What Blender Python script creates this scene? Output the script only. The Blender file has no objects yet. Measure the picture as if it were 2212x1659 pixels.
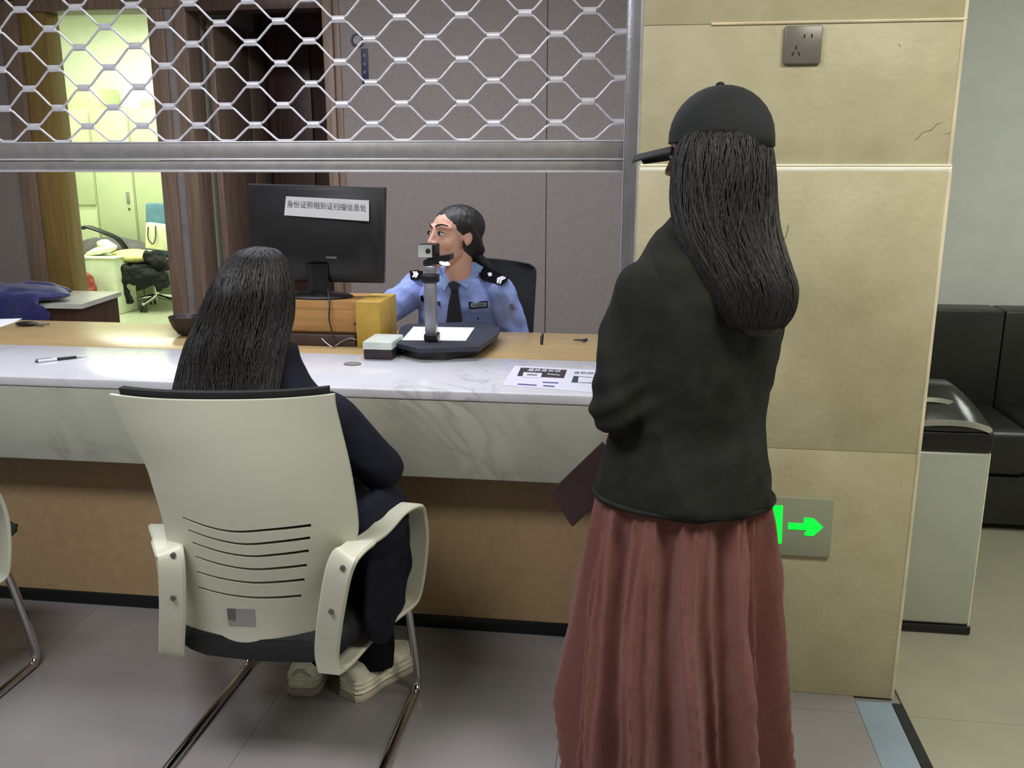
import bpy, bmesh, math, random
from mathutils import Vector, Matrix, noise, Euler
from mathutils.bvhtree import BVHTree
random.seed(7)
V = Vector
SC = bpy.context.scene
COL = SC.collection
# ------------------------------------------------------------------ camera, world, lights, exposure
CAMZ, FPX = 1.45, 1964.0
PITCH, YAW = math.radians(13.6), math.radians(7.8)
cd = bpy.data.cameras.new('camera'); cam = bpy.data.objects.new('camera', cd); COL.objects.link(cam)
cam.location = (0, 0, CAMZ); cam.rotation_euler = (math.pi/2-PITCH, 0, YAW)
cd.sensor_width = 36; cd.lens = 36*FPX/2212; cd.clip_start = .05
SC.camera = cam
w = bpy.data.worlds.new('world'); SC.world = w; w.use_nodes = True
w.node_tree.nodes['Background'].inputs[0].default_value = (.55, .6, .65, 1)
w.node_tree.nodes['Background'].inputs[1].default_value = .05
SC.view_settings.view_transform = 'Standard'; SC.view_settings.look = 'None'
SC.view_settings.gamma = 1; SC.view_settings.use_curve_mapping = False
SC.view_settings.exposure = -0.12
def area(name, loc, sx, sy, power, col, rot=(0, 0, 0)):
    l = bpy.data.lights.new(name, 'AREA'); l.shape = 'RECTANGLE'; l.size = sx; l.size_y = sy
    l.energy = power; l.color = col
    o = bpy.data.objects.new(name, l); COL.objects.link(o); o.location = loc; o.rotation_euler = rot
    return o
area('hall_ceiling_light', (-1.3, .7, 2.72), 1.2, .6, 70, (.95, .95, 1))
area('hall_ceiling_light', (1.2, .9, 2.72), 1.2, .6, 54, (1, .97, .86))
area('hall_ceiling_light', (2.6, 2.6, 2.72), .9, .9, 42, (.95, 1, .93))
area('office_ceiling_light', (-1.3, 3.5, 2.72), 2.6, .6, 72, (.86, .88, 1))
area('inner_room_light', (-4.9, 7.9, 2.95), 2.0, 2.4, 165, (.93, 1, .80))

R_ = V((math.cos(YAW), math.sin(YAW), 0))
F_ = V((-math.sin(YAW)*math.cos(PITCH), math.cos(YAW)*math.cos(PITCH), -math.sin(PITCH)))
U_ = R_.cross(F_)
def P(px, py, **k):
    'world point seen at a pixel of the photograph, on the plane x=, y= or z='
    d = F_ + R_*((px-1106)/FPX) - U_*((py-829.5)/FPX)
    (a, v), = k.items(); i = 'xyz'.index(a); c = V((0, 0, CAMZ))
    return c + d*((v-c[i])/d[i])

# ------------------------------------------------------------------ materials
def lin(c):
    return tuple((x/255/12.92 if x/255 <= .04045 else ((x/255+.055)/1.055)**2.4) for x in c)
MC = {}
def mat(name, rgb, rough=.6, metal=0, var=.12, vs=8, bump=0, bs=60, coat=0, spec=.5, emit=None, es=0, sheen=0, stretch=None, rgb2=None):
    if name in MC: return MC[name]
    m = bpy.data.materials.new(name); m.use_nodes = True; nt = m.node_tree; N = nt.nodes; L = nt.links
    b = N['Principled BSDF']; c = lin(rgb)
    b.inputs['Roughness'].default_value = rough; b.inputs['Metallic'].default_value = metal
    b.inputs['Specular IOR Level'].default_value = spec
    if coat: b.inputs['Coat Weight'].default_value = coat; b.inputs['Coat Roughness'].default_value = .12
    if sheen: b.inputs['Sheen Weight'].default_value = sheen; b.inputs['Sheen Roughness'].default_value = .5
    tc = N.new('ShaderNodeTexCoord'); mp = N.new('ShaderNodeMapping'); L.new(tc.outputs['Object'], mp.inputs[0])
    if stretch: mp.inputs['Scale'].default_value = stretch
    nz = N.new('ShaderNodeTexNoise'); nz.inputs['Scale'].default_value = vs; nz.inputs['Detail'].default_value = 6
    L.new(mp.outputs[0], nz.inputs['Vector'])
    cr = N.new('ShaderNodeValToRGB'); c2 = lin(rgb2) if rgb2 else tuple(x*(1-var*1.6) for x in c)
    cr.color_ramp.elements[0].position = .3; cr.color_ramp.elements[1].position = .7
    cr.color_ramp.elements[0].color = (*c2, 1); cr.color_ramp.elements[1].color = (*[min(1, x*(1+var)) for x in c], 1)
    L.new(nz.outputs['Fac'], cr.inputs[0]); L.new(cr.outputs[0], b.inputs['Base Color'])
    if bump:
        n2 = N.new('ShaderNodeTexNoise'); n2.inputs['Scale'].default_value = bs; n2.inputs['Detail'].default_value = 4
        L.new(mp.outputs[0], n2.inputs['Vector'])
        bp = N.new('ShaderNodeBump'); bp.inputs['Strength'].default_value = bump; bp.inputs['Distance'].default_value = .004
        L.new(n2.outputs['Fac'], bp.inputs['Height']); L.new(bp.outputs[0], b.inputs['Normal'])
    if emit:
        b.inputs['Emission Color'].default_value = (*lin(emit), 1); b.inputs['Emission Strength'].default_value = es
    MC[name] = m; return m
def marble(name, base, vein, rough, scale=1.6):
    m = mat(name, base, rough, var=.05, vs=4); nt = m.node_tree; N = nt.nodes; L = nt.links; b = N['Principled BSDF']
    tc = N['Texture Coordinate']; mp = N.new('ShaderNodeMapping'); mp.inputs['Rotation'].default_value = (.25, -.62, .35)
    m1 = mp; L.new(tc.outputs['Object'], m1.inputs[0]); mp = N.new('ShaderNodeMapping'); mp.inputs['Scale'].default_value = (.8, 3.2, 4.2); L.new(m1.outputs[0], mp.inputs[0])
    n = N.new('ShaderNodeTexNoise'); n.inputs['Scale'].default_value = scale; n.inputs['Detail'].default_value = 8; n.inputs['Distortion'].default_value = 1.1
    L.new(mp.outputs[0], n.inputs['Vector'])
    r = N.new('ShaderNodeValToRGB'); e = r.color_ramp.elements
    e[0].position = .44; e[0].color = (0, 0, 0, 1); e[1].position = .5; e[1].color = (1, 1, 1, 1)
    x = e.new(.55); x.color = (0, 0, 0, 1)
    L.new(n.outputs['Fac'], r.inputs[0])
    n3 = N.new('ShaderNodeTexNoise'); n3.inputs['Scale'].default_value = 2.2; L.new(tc.outputs['Object'], n3.inputs['Vector'])
    r3 = N.new('ShaderNodeValToRGB'); r3.color_ramp.elements[0].position = .45; r3.color_ramp.elements[1].position = .68
    L.new(n3.outputs['Fac'], r3.inputs[0])
    mu = N.new('ShaderNodeMath'); mu.operation = 'MULTIPLY'; L.new(r.outputs[0], mu.inputs[0]); L.new(r3.outputs[0], mu.inputs[1])
    m2 = N.new('ShaderNodeMath'); m2.operation = 'MULTIPLY'; m2.inputs[1].default_value = .42; L.new(mu.outputs[0], m2.inputs[0])
    mix = N.new('ShaderNodeMix'); mix.data_type = 'RGBA'
    src = b.inputs['Base Color'].links[0].from_socket
    L.new(m2.outputs[0], mix.inputs[0]); L.new(src, mix.inputs[6]); mix.inputs[7].default_value = (*lin(vein), 1)
    L.new(mix.outputs[2], b.inputs['Base Color'])
    return m

# ------------------------------------------------------------------ object helpers
def tag(o, label=None, cat=None, group=None, kind=None):
    if label: o['label'] = label
    if cat: o['category'] = cat
    if group: o['group'] = group
    if kind: o['kind'] = kind
    return o
ROOTM = {}
def thing(name, label, cat, loc=(0, 0, 0), rz=0, group=None):
    o = bpy.data.objects.new(name, None); COL.objects.link(o); o.location = loc; o.rotation_euler = (0, 0, rz)
    o.empty_display_size = .1
    ROOTM[o] = Matrix.Translation(loc) @ Matrix.Rotation(rz, 4, 'Z')
    return tag(o, label, cat, group)
def mobj(name, me, m, parent=None, smooth=True):
    'links a mesh given in world coordinates'
    if parent is not None:
        M = ROOTM[parent]; me.transform(M.inverted())
    me.materials.append(m)
    if smooth:
        me.shade_smooth()
        if smooth == 'auto': me.set_sharp_from_angle(angle=math.radians(38))
    o = bpy.data.objects.new(name, me); COL.objects.link(o)
    if parent is not None:
        o.parent = parent; ROOTM[o] = ROOTM[parent]
    else: ROOTM[o] = Matrix.Identity(4)
    return o
def obj(name, bm, m, parent=None, smooth='auto'):
    me = bpy.data.meshes.new(name); bmesh.ops.recalc_face_normals(bm, faces=bm.faces); bm.to_mesh(me); bm.free()
    return mobj(name, me, m, parent, smooth)
def obj_c(name, bm, m, parent=None, smooth='auto'):
    'top-level mesh with its origin at its own base'
    cs = [v.co for v in bm.verts]
    o = V(((min(c.x for c in cs)+max(c.x for c in cs))/2, (min(c.y for c in cs)+max(c.y for c in cs))/2, min(c.z for c in cs)))
    for v in bm.verts: v.co -= o
    r = obj(name, bm, m, None, smooth); r.location = o; ROOTM[r] = Matrix.Translation(o); return r
def copy_tree(o, parent=None):
    c = o.copy(); COL.objects.link(c)
    if parent is not None: c.parent = parent
    for ch in [x for x in bpy.data.objects if x.parent == o]: copy_tree(ch, c)
    return c
def B(): return bmesh.new()
def bx(bm, x0, x1, y0, y1, z0, z1, bev=0, seg=2, M=None):
    r = bmesh.ops.create_cube(bm, size=1)
    c = V(((x0+x1)/2, (y0+y1)/2, (z0+z1)/2)); s = (abs(x1-x0), abs(y1-y0), abs(z1-z0))
    for v in r['verts']:
        v.co = V((v.co.x*s[0], v.co.y*s[1], v.co.z*s[2])) + c
    if bev:
        es = {e for v in r['verts'] for e in v.link_edges}
        q = bmesh.ops.bevel(bm, geom=list(es), offset=bev, segments=seg, affect='EDGES', profile=.5)
        vs = {v for f in q['faces'] for v in f.verts} | {v for v in r['verts'] if v.is_valid}
    else: vs = set(r['verts'])
    if M is not None:
        for v in vs: v.co = M @ v.co
    return vs
def frame_at(t, up=V((0, 0, 1))):
    t = t.normalized()
    if abs(t.dot(up)) > .95: up = V((0, 1, 0))
    a = t.cross(up).normalized(); return a, a.cross(t).normalized()
def tube(bm, pts, rad, seg=8, cap=True, closed=False):
    pts = [V(p) for p in pts]; n = len(pts); rings = []
    a = None
    for i, p in enumerate(pts):
        t = (pts[(i+1) % n]-pts[i-1]) if closed else (pts[min(i+1, n-1)]-pts[max(i-1, 0)])
        if a is None: a, b = frame_at(t)
        else:
            t = t.normalized(); a = (a-t*a.dot(t)).normalized(); b = a.cross(t)
        r = rad[i] if isinstance(rad, (list, tuple)) else rad
        rings.append([bm.verts.new(p+(a*math.cos(2*math.pi*k/seg)+b*math.sin(2*math.pi*k/seg))*r) for k in range(seg)])
    for i in range(n if closed else n-1):
        A, C_ = rings[i], rings[(i+1) % n]
        for k in range(seg): bm.faces.new((A[k], A[(k+1) % seg], C_[(k+1) % seg], C_[k]))
    if cap and not closed: bm.faces.new(rings[0][::-1]); bm.faces.new(rings[-1])
def loft(bm, rings, cap=True, closed=True):
    R = [[bm.verts.new(p) for p in r] for r in rings]; n = len(R[0])
    for A, C_ in zip(R, R[1:]):
        for k in range(n if closed else n-1): bm.faces.new((A[k], A[(k+1) % n], C_[(k+1) % n], C_[k]))
    if cap: bm.faces.new(R[0][::-1]); bm.faces.new(R[-1])
def ell_ring(c, a, b, rot=0, n=28, tilt=0):
    out = []
    for k in range(n):
        t = 2*math.pi*k/n; x, y = a*math.cos(t), b*math.sin(t)
        out.append(V(c)+V((x*math.cos(rot)-y*math.sin(rot), x*math.sin(rot)+y*math.cos(rot), tilt*y)))
    return out
def ell(bm, c, r, rot=(0, 0, 0), sub=3):
    q = bmesh.ops.create_icosphere(bm, subdivisions=sub, radius=1)
    M = Euler(rot).to_matrix()
    for v in q['verts']: v.co = M @ V((v.co.x*r[0], v.co.y*r[1], v.co.z*r[2])) + V(c)
def limb(bm, pts, rad, seg=14):
    'tapered chain with round joints, for fusing'
    pts = [V(p) for p in pts]
    for p, r in zip(pts, rad): ell(bm, p, (r, r, r), sub=2)
    for (p, q), (r, s) in zip(zip(pts, pts[1:]), zip(rad, rad[1:])): tube(bm, [p, q], [r, s], seg)
def lathe(bm, prof, c, seg=20):
    loft(bm, [[V(c)+V((r*math.cos(2*math.pi*k/seg), r*math.sin(2*math.pi*k/seg), z)) for k in range(seg)] for r, z in prof])
def prism(bm, poly, d):
    'polygon (list of points) extruded by vector d'
    A = [bm.verts.new(V(p)) for p in poly]; C_ = [bm.verts.new(V(p)+V(d)) for p in poly]; n = len(A)
    bm.faces.new(A[::-1]); bm.faces.new(C_)
    for k in range(n): bm.faces.new((A[k], A[(k+1) % n], C_[(k+1) % n], C_[k]))
def ribbon(bm, pts, wid, th, wdir):
    'flat band of width wid (number or list) along wdir, thickness th, following pts'
    pts = [V(p) for p in pts]; n = len(pts); R = []
    for i, p in enumerate(pts):
        t = (pts[min(i+1, n-1)]-pts[max(i-1, 0)]).normalized(); wd = V(wdir(i/(n-1)) if callable(wdir) else wdir)
        wd = (wd-t*wd.dot(t)).normalized(); nn = t.cross(wd).normalized()
        W = (wid[i] if isinstance(wid, (list, tuple)) else wid)/2; e = th*.35
        R.append([p+wd*(W-e)+nn*th/2, p+wd*W+nn*(th/2-e), p+wd*W-nn*(th/2-e), p+wd*(W-e)-nn*th/2,
                  p-wd*(W-e)-nn*th/2, p-wd*W-nn*(th/2-e), p-wd*W+nn*(th/2-e), p-wd*(W-e)+nn*th/2])
    loft(bm, R)
def crv(pts, n=8, closed=False):
    'Catmull-Rom through pts'
    pts = [V(p) for p in pts]; m = len(pts); out = []
    rng = range(m if closed else m-1)
    for i in rng:
        g = (lambda j: pts[j % m]) if closed else (lambda j: pts[max(0, min(m-1, j))])
        p0, p1, p2, p3 = g(i-1), g(i), g(i+1), g(i+2)
        for k in range(n):
            t = k/n
            out.append(.5*((2*p1)+(p2-p0)*t+(2*p0-5*p1+4*p2-p3)*t*t+(3*p1-p0-3*p2+p3)*t**3))
    if not closed: out.append(pts[-1])
    return out
def fuse(bm, voxel, smooth=4, disp=None):
    'voxel-unions the closed shells in bm into one continuous surface'
    me = bpy.data.meshes.new('tmp'); bmesh.ops.recalc_face_normals(bm, faces=bm.faces); bm.to_mesh(me); bm.free()
    o = bpy.data.objects.new('tmp', me); COL.objects.link(o)
    md = o.modifiers.new('r', 'REMESH'); md.mode = 'VOXEL'; md.voxel_size = voxel
    dg = bpy.context.evaluated_depsgraph_get(); ev = o.evaluated_get(dg)
    b2 = bmesh.new(); b2.from_mesh(ev.to_mesh()); ev.to_mesh_clear()
    bpy.data.objects.remove(o); bpy.data.meshes.remove(me)
    for _ in range(smooth): bmesh.ops.smooth_vert(b2, verts=b2.verts, factor=.5, use_axis_x=True, use_axis_y=True, use_axis_z=True)
    if disp:
        b2.normal_update()
        ds = [(v, v.normal*disp(v.co)) for v in b2.verts]
        for v, d in ds: v.co += d
    return b2
def text(name, s, size, M, m, parent=None, ext=.0004, bold=0, sx=1, sy=1):
    c = bpy.data.curves.new(name, 'FONT'); c.body = s; c.size = size; c.extrude = ext; c.offset = bold
    c.align_x = 'CENTER'; c.align_y = 'CENTER'; c.resolution_u = 2
    o = bpy.data.objects.new(name, c); COL.objects.link(o)
    dg = bpy.context.evaluated_depsgraph_get(); me = bpy.data.meshes.new_from_object(o.evaluated_get(dg))
    bpy.data.objects.remove(o)
    me.transform(M @ Matrix.Diagonal((sx, sy, 1, 1))); return mobj(name, me, m, parent, False)
def plate(bm, pts, th, n=None):
    'thin plate over a world polygon, thickness th along its normal (towards n)'
    pts = [V(p) for p in pts]; nn = (pts[1]-pts[0]).cross(pts[2]-pts[0]).normalized()
    if n is not None and nn.dot(V(n)) < 0: nn = -nn
    prism(bm, pts, nn*th)

# ------------------------------------------------------------------ palette
FLOORG = mat('grey_floor_tile', (140, 135, 134), .27, var=.05, vs=2, bump=.05, bs=300, rgb2=(126, 122, 119))
FLOORB = mat('beige_floor_tile', (148, 144, 124), .27, var=.06, vs=3, bump=.05, bs=300, rgb2=(140, 137, 120))
GROUT = mat('grout', (128, 125, 120), .7)
STRIPB = mat('blue_grey_stone', (132, 146, 158), .3, var=.05)
STRIPK = mat('black_stone', (30, 30, 34), .25)
STONE = mat('yellow_beige_stone', (188, 181, 148), .5, var=.03, vs=9, rgb2=(176, 168, 134), bump=.3, bs=60)
WHITEP = mat('pale_grey_green_paint', (208, 210, 202), .7, var=.03)
CEIL = mat('ceiling_white', (200, 200, 196), .8, var=.02)
PANEL = mat('grey_wall_panel', (146, 136, 129), .75, var=.06, vs=60, bump=.15, bs=400)
BROWN = mat('brown_wood', (138, 116, 98), .45, var=.18, vs=5, stretch=(14, 14, .8))
OCHRE = mat('ochre_wood', (150, 124, 66), .45, var=.15, vs=5, stretch=(12, 12, .8))
GREYST = mat('grey_strip', (150, 144, 140), .5)
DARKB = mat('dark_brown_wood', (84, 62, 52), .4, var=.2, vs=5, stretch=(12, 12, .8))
GREENW = mat('pale_green_wall', (236, 240, 222), .7, var=.02)
LOCK = mat('pale_green_locker', (190, 200, 160), .4, var=.03)
GROOMF = mat('inner_room_floor', (178, 184, 156), .3, var=.05)
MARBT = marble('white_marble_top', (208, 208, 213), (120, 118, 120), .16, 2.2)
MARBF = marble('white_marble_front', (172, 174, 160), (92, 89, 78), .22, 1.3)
KICK = mat('brown_counter_panel', (164, 138, 102), .5, var=.06, vs=30, bump=.1, bs=200)
BLKBASE = mat('black_base_strip', (16, 17, 20), .4)
DESKW = mat('pale_wood_laminate', (168, 143, 100), .28, var=.1, vs=5, stretch=(1.2, 12, 12))
ALU = mat('aluminium', (168, 168, 176), .34, metal=.75, var=.06, vs=20, bump=.1, bs=120)
ALUD = mat('dull_aluminium', (158, 156, 156), .45, metal=.45, var=.08, vs=30)
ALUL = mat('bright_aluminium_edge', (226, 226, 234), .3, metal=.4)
WIRE = mat('grille_wire', (222, 222, 232), .35, metal=.25, var=.1, vs=40)
CHAIRW = mat('off_white_plastic', (198, 199, 180), .42, var=.02, bump=.04, bs=500)
BLKFAB = mat('black_mesh_fabric', (13, 15, 16), .85, var=.2, vs=60, bump=.25, bs=700)
BLKPL = mat('black_plastic', (24, 24, 26), .38, var=.1)
CHROME = mat('chrome', (205, 205, 208), .1, metal=1, var=.02)
BOLT = mat('grey_bolt', (110, 112, 108), .4, metal=.6)
BLACKJ = mat('black_knit', (37, 38, 34), .9, var=.15, vs=25, bump=.3, bs=500, spec=.15)
NAVYJ = mat('navy_black_cloth', (27, 28, 40), .85, var=.15, vs=12, bump=.2, bs=400, spec=.15)
BLACKP = mat('black_trousers', (22, 22, 28), .85, var=.15, vs=12, bump=.2, bs=400, spec=.15)
SKIRT = mat('dusty_rose_cloth', (124, 80, 73), .85, var=.06, vs=90, bump=.35, bs=500, sheen=.15, spec=.2)
HAIR = mat('black_hair', (20, 17, 16), .5, var=.35, vs=30, stretch=(6, 6, .6), bump=.3, bs=80)
SKIN = mat('skin', (206, 158, 136), .55, var=.04, vs=12)
LIP = mat('lip', (160, 84, 80), .5)
EYEW = mat('eye_white', (215, 210, 205), .3); IRIS = mat('dark_iris', (35, 24, 20), .2)
BROWH = mat('eyebrow', (44, 32, 28), .8)
SHIRT = mat('light_blue_shirt', (146, 164, 224), .75, var=.1, vs=10, bump=.2, bs=350)
TIE = mat('dark_navy_tie', (28, 26, 38), .6); WHITE = mat('white_mark', (232, 232, 238), .5)
PAPER = mat('paper', (228, 228, 230), .7, var=.03); INK = mat('ink', (46, 46, 58), .7)
SHOE = mat('pale_sneaker', (238, 236, 214), .6, var=.12, vs=30, bump=.3, bs=150)
SHOED = mat('sneaker_shade', (186, 176, 160), .7)  # darker tone of the soles and heel tabs
GREEN = mat('green_sign_light', (0, 230, 60), .4, emit=(0, 245, 60), es=1.1, var=0)
SIGNP = mat('sign_plate', (154, 160, 136), .4, var=.04)
SOCK = mat('grey_socket', (118, 114, 106), .35, metal=.2, var=.04)
CAPM = mat('black_cap', (20, 23, 23), .85, bump=.3, bs=500)

# ------------------------------------------------------------------ structure
def struct(name, bm, m, parent=None, smooth='auto'):
    o = obj(name, bm, m, parent, smooth); o['kind'] = 'structure'; return o
PY = 2.39            # front plane of the stone pillar
# floors
b = B(); bx(b, -4.6, 4.2, -3.2, 5.3, -.12, -.006); fl = struct('floor', b, GROUT)
T = .8
for i in range(-6, 6):
    for j in range(-4, 7):
        x0, y0 = .64+i*T, 2.36-.02+(j-3)*T-.04
        if i >= 0:
            x0 += .125
        x1, y1 = x0+T, y0+T
        x0 = max(x0, -4.6); x1 = min(x1, 4.2); y0 = max(y0, -3.2); y1 = min(y1, 5.3)
        if x1-x0 < .05 or y1-y0 < .05: continue
        b = B(); bx(b, x0+.0006, x1-.0006, y0+.0006, y1-.0006, -.006, 0)
        obj('floor_tile', b, FLOORG if i < 0 else FLOORB, fl)
for j in range(5):
    b = B(); bx(b, .64, .735, 2.36-(j+1)*1.1, 2.36-j*1.1-.003, -.006, .001); obj('border_stone', b, STRIPB, fl)
    b = B(); bx(b, .738, .763, 2.36-(j+1)*1.1, 2.36-j*1.1-.002, -.006, .001); obj('black_border_stone', b, STRIPK, fl)
b = B(); bx(b, -8, 0, 5.3, 10.2, -.12, 0); struct('floor_inner_room', b, GROOMF)
b = B(); bx(b, -4.6, 4.2, -3.2, 5.3, 2.8, 2.9); struct('ceiling', b, CEIL)
b = B(); bx(b, -8, -1, 5.3, 10.2, 3.0, 3.1); struct('ceiling_inner_room', b, CEIL)
b = B(); bx(b, -4.7, -4.6, -3.2, 5.3, 0, 2.8); struct('wall_left', b, WHITEP)
b = B(); bx(b, 4.2, 4.3, -3.2, 5.3, 0, 2.8); struct('wall_right', b, WHITEP)
b = B(); bx(b, -4.6, 4.2, -3.3, -3.2, 0, 2.8); struct('wall_behind', b, WHITEP)
b = B(); bx(b, .62, 4.2, 4.42, 4.52, 0, 2.8); struct('wall_back_right', b, WHITEP)
b = B(); bx(b, .5, .62, 2.75, 5.3, 0, 2.8); struct('wall_partition', b, WHITEP)
b = B(); bx(b, -4.6, 0, 2.5, 2.75, 2.32, 2.8); struct('wall_front', b, STONE)
# back wall of the office in panels
WY = 5.3
XD0, XD1 = P(150, 500, y=WY).x, P(366, 500, y=WY).x         # bright doorway
XR0, XR1 = P(445, 500, y=WY).x, P(722, 500, y=WY).x         # dark doorway
DZ = 2.32
b = B()
bx(b, -4.6, XD0-.18, WY, WY+.12, 0, 2.8); bx(b, XD0-.18, XR1+.12, WY, WY+.12, DZ, 2.8)
bx(b, XD1+.06, XR0-.06, WY, WY+.12, 0, DZ); bx(b, XR1+.06, .5, WY, WY+.12, 0, 2.8)
wb = struct('wall_back', b, DARKB)
for x0, x1 in ((-4.6, P(65, 500, y=WY).x), (P(755, 500, y=WY).x, -.53), (-.522, .5)):
    b = B(); bx(b, x0-.0022, x1+.0022, WY-.022, WY, 0, 2.8, .0015, 1); obj('wall_panel', b, PANEL, wb)
# doorway to the inner room
def frame(name, pxs, mats, z1=DZ):
    pass
d1 = B(); bx(d1, P(65, 500, y=WY).x, P(98, 500, y=WY).x, WY-.04, WY, 0, DZ+.06, .004)
d1 = struct('door_1', d1, BROWN)
b = B(); bx(b, P(98, 500, y=WY).x+.002, XD0, WY-.02, WY+.13, 0, DZ, .004); obj('jamb', b, OCHRE, d1)
b = B(); bx(b, XD1, P(398, 500, y=WY).x, WY-.045, WY+.13, 0, DZ, .004); obj('jamb', b, BROWN, d1)
b = B(); bx(b, P(98, 500, y=WY).x+.002, XR0, WY-.04, WY, DZ, DZ+.09, .004); obj('lintel', b, BROWN, d1)
b = B(); bx(b, P(398, 500, y=WY).x+.001, P(417, 500, y=WY).x, WY-.03, WY, 0, DZ, .003); obj('edge_strip', b, GREYST, d1)
b = B(); bx(b, P(417, 500, y=WY).x+.001, XR0, WY-.05, WY+.13, 0, DZ, .004); struct('door_2', b, BROWN)
d2 = [o for o in bpy.data.objects if o.name == 'door_2'][0]
b = B(); bx(b, XR1, P(742, 500, y=WY).x, WY-.05, WY+.13, 0, DZ+.06, .004); obj('jamb', b, BROWN, d2)
b = B(); bx(b, P(743, 500, y=WY).x, P(755, 500, y=WY).x, WY-.035, WY, 0, DZ+.06, .003); obj('jamb', b, BROWN, d2)
b = B(); bx(b, XR0, XR1, WY-.05, WY+.1, DZ-.02, DZ+.07, .003); obj('lintel', b, DARKB, d2)
# dark closet behind door 2, its leaf folded inwards
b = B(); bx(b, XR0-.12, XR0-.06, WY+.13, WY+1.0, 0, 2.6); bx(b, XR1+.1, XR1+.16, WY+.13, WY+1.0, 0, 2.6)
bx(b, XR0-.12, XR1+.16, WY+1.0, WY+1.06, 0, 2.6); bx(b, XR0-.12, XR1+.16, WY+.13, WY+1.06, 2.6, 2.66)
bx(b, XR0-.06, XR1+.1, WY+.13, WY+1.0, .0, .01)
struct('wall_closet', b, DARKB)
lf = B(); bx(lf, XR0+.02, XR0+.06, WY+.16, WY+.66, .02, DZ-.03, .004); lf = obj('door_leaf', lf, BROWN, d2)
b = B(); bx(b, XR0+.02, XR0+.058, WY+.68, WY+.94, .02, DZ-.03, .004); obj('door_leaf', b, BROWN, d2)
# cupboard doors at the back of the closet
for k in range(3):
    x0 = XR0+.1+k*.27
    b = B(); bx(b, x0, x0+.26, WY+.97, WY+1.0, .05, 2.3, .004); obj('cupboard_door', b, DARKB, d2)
# inner room walls
b = B(); bx(b, -8, -2.3, 9.85, 9.95, 0, 3.0); struct('wall_inner_back', b, GREENW)
b = B(); bx(b, -8.1, -8, 5.42, 9.85, 0, 3.0); struct('wall_inner_left', b, GREENW)
b = B(); bx(b, -2.72, -2.64, 5.43, 9.85, 0, 3.0); struct('wall_inner_right', b, GREENW)
b = B(); bx(b, -8, XD0-.2, 5.42, 5.46, 0, 3.0); bx(b, XD0-.2, XD1+.06, 5.425, 5.46, DZ, 3.0); struct('wall_inner_front', b, GREENW)

# ------------------------------------------------------------------ stone pillar in slabs
b = B(); bx(b, .004, .74, PY+.02, 2.75, 0, 2.8); pil = struct('wall_pillar', b, GROUT)
for z0, z1, dy in ((0, .716, .010), (.7164, 1.447, .010), (1.4475, 1.779, 0), (1.7795, 2.8, 0)):
    b = B(); bx(b, -.002-dy*.2, .744+dy*.2, PY-dy, PY+.02, z0, z1, .002, 2); obj('stone_slab', b, STONE, pil)
b = B(); bx(b, .737, .746, PY+.021, 2.75, 0, 2.8, .003); obj('side_slab', b, STONE, pil)
b = B(); bx(b, -.004, .0035, PY+.021, 2.75, 0, 2.8, .002); obj('side_slab', b, STONE, pil)
LIT = mat('pale_grout_and_highlight', (226, 214, 182), .35)  # grout colour, also used for the painted highlight on the corner
b = B(); tube(b, [(.16, PY-.0015, 1.7793), (.745, PY-.0015, 1.7793)], .0035, 6); obj('joint', b, LIT, pil)
# raised ledge with rounded lip on top of the lower slabs, whitened to paint in caught light
b = B(); tube(b, [(.0, PY+.0015, 1.4375), (.7465, PY+.0015, 1.4375)], .0125, 20); obj('ledge', b, mat('polished_lip_highlight', (250, 250, 226), .2, spec=.8), pil)
b = B(); bx(b, .7375, .7475, PY-.0125, PY+.02, 0, 1.435, .003, 3); obj('corner_highlight', b, LIT, pil)  # added pale strips paint the light caught by the corner bevel
b = B(); bx(b, .7375, .7465, PY-.003, PY+.02, 1.4355, 2.8, .0025, 3); obj('corner_highlight', b, LIT, pil)
# crack
ck = mat('crack', (96, 88, 66), .9)
for pts in ([(1968, 303), (1980, 301), (1992, 287), (2012, 281), (2024, 268), (2048, 262)], [(2030, 292), (2050, 288), (2060, 280)], [(1965, 305), (1960, 320)], [(1938, 92), (1943, 98), (1946, 108)]):
    b = B(); tube(b, [P(x, y, y=PY+.0006) for x, y in pts], [.0004]+[.0014]*(len(pts)-2)+[.0004], 4); obj('crack', b, ck, pil)

# socket
so = thing('wall_socket', 'grey square wall socket plate with five holes high on the beige pillar', 'socket', (.376, PY, 1.727))
b = B(); bx(b, .333, .421, PY-.012, PY-.0005, 1.684, 1.771, .004); obj('face_plate', b, SOCK, so)
for px, py, r in ((1738, 78, 12), (1754, 77, -12), (1720, 103, 0), (1713, 116, 25), (1726, 116, -25)):
    c = P(px, py, y=PY-.0125); M = Matrix.Translation(c) @ Matrix.Rotation(math.radians(r), 4, 'Y')
    b = B(); bx(b, -.0014, .0014, -.0006, .0008, -.0045, .0045, M=M); obj('pin_hole', b, BLKPL, so)
# exit sign
sg = thing('exit_sign', 'low grey wall sign with glowing green bar and arrow pointing right', 'sign', (.40, PY, .5))
b = B(); bx(b, .26, .541, PY-.022, PY-.010, .418, .584, .003); obj('sign_plate', b, SIGNP, sg)
YS = PY-.0225
b = B(); prism(b, [P(x, y, y=YS) for x, y in ((1662, 1092), (1691, 1092), (1688, 1174), (1675, 1174))], (0, -.0015, 0)); obj('green_bar', b, GREEN, sg)
b = B(); prism(b, [P(x, y, y=YS) for x, y in ((1702, 1129), (1736, 1131), (1737, 1118), (1758, 1120), (1778, 1139), (1756, 1158), (1737, 1156), (1742, 1145), (1702, 1143))], (0, -.0015, 0)); obj('green_arrow', b, GREEN, sg)

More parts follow.
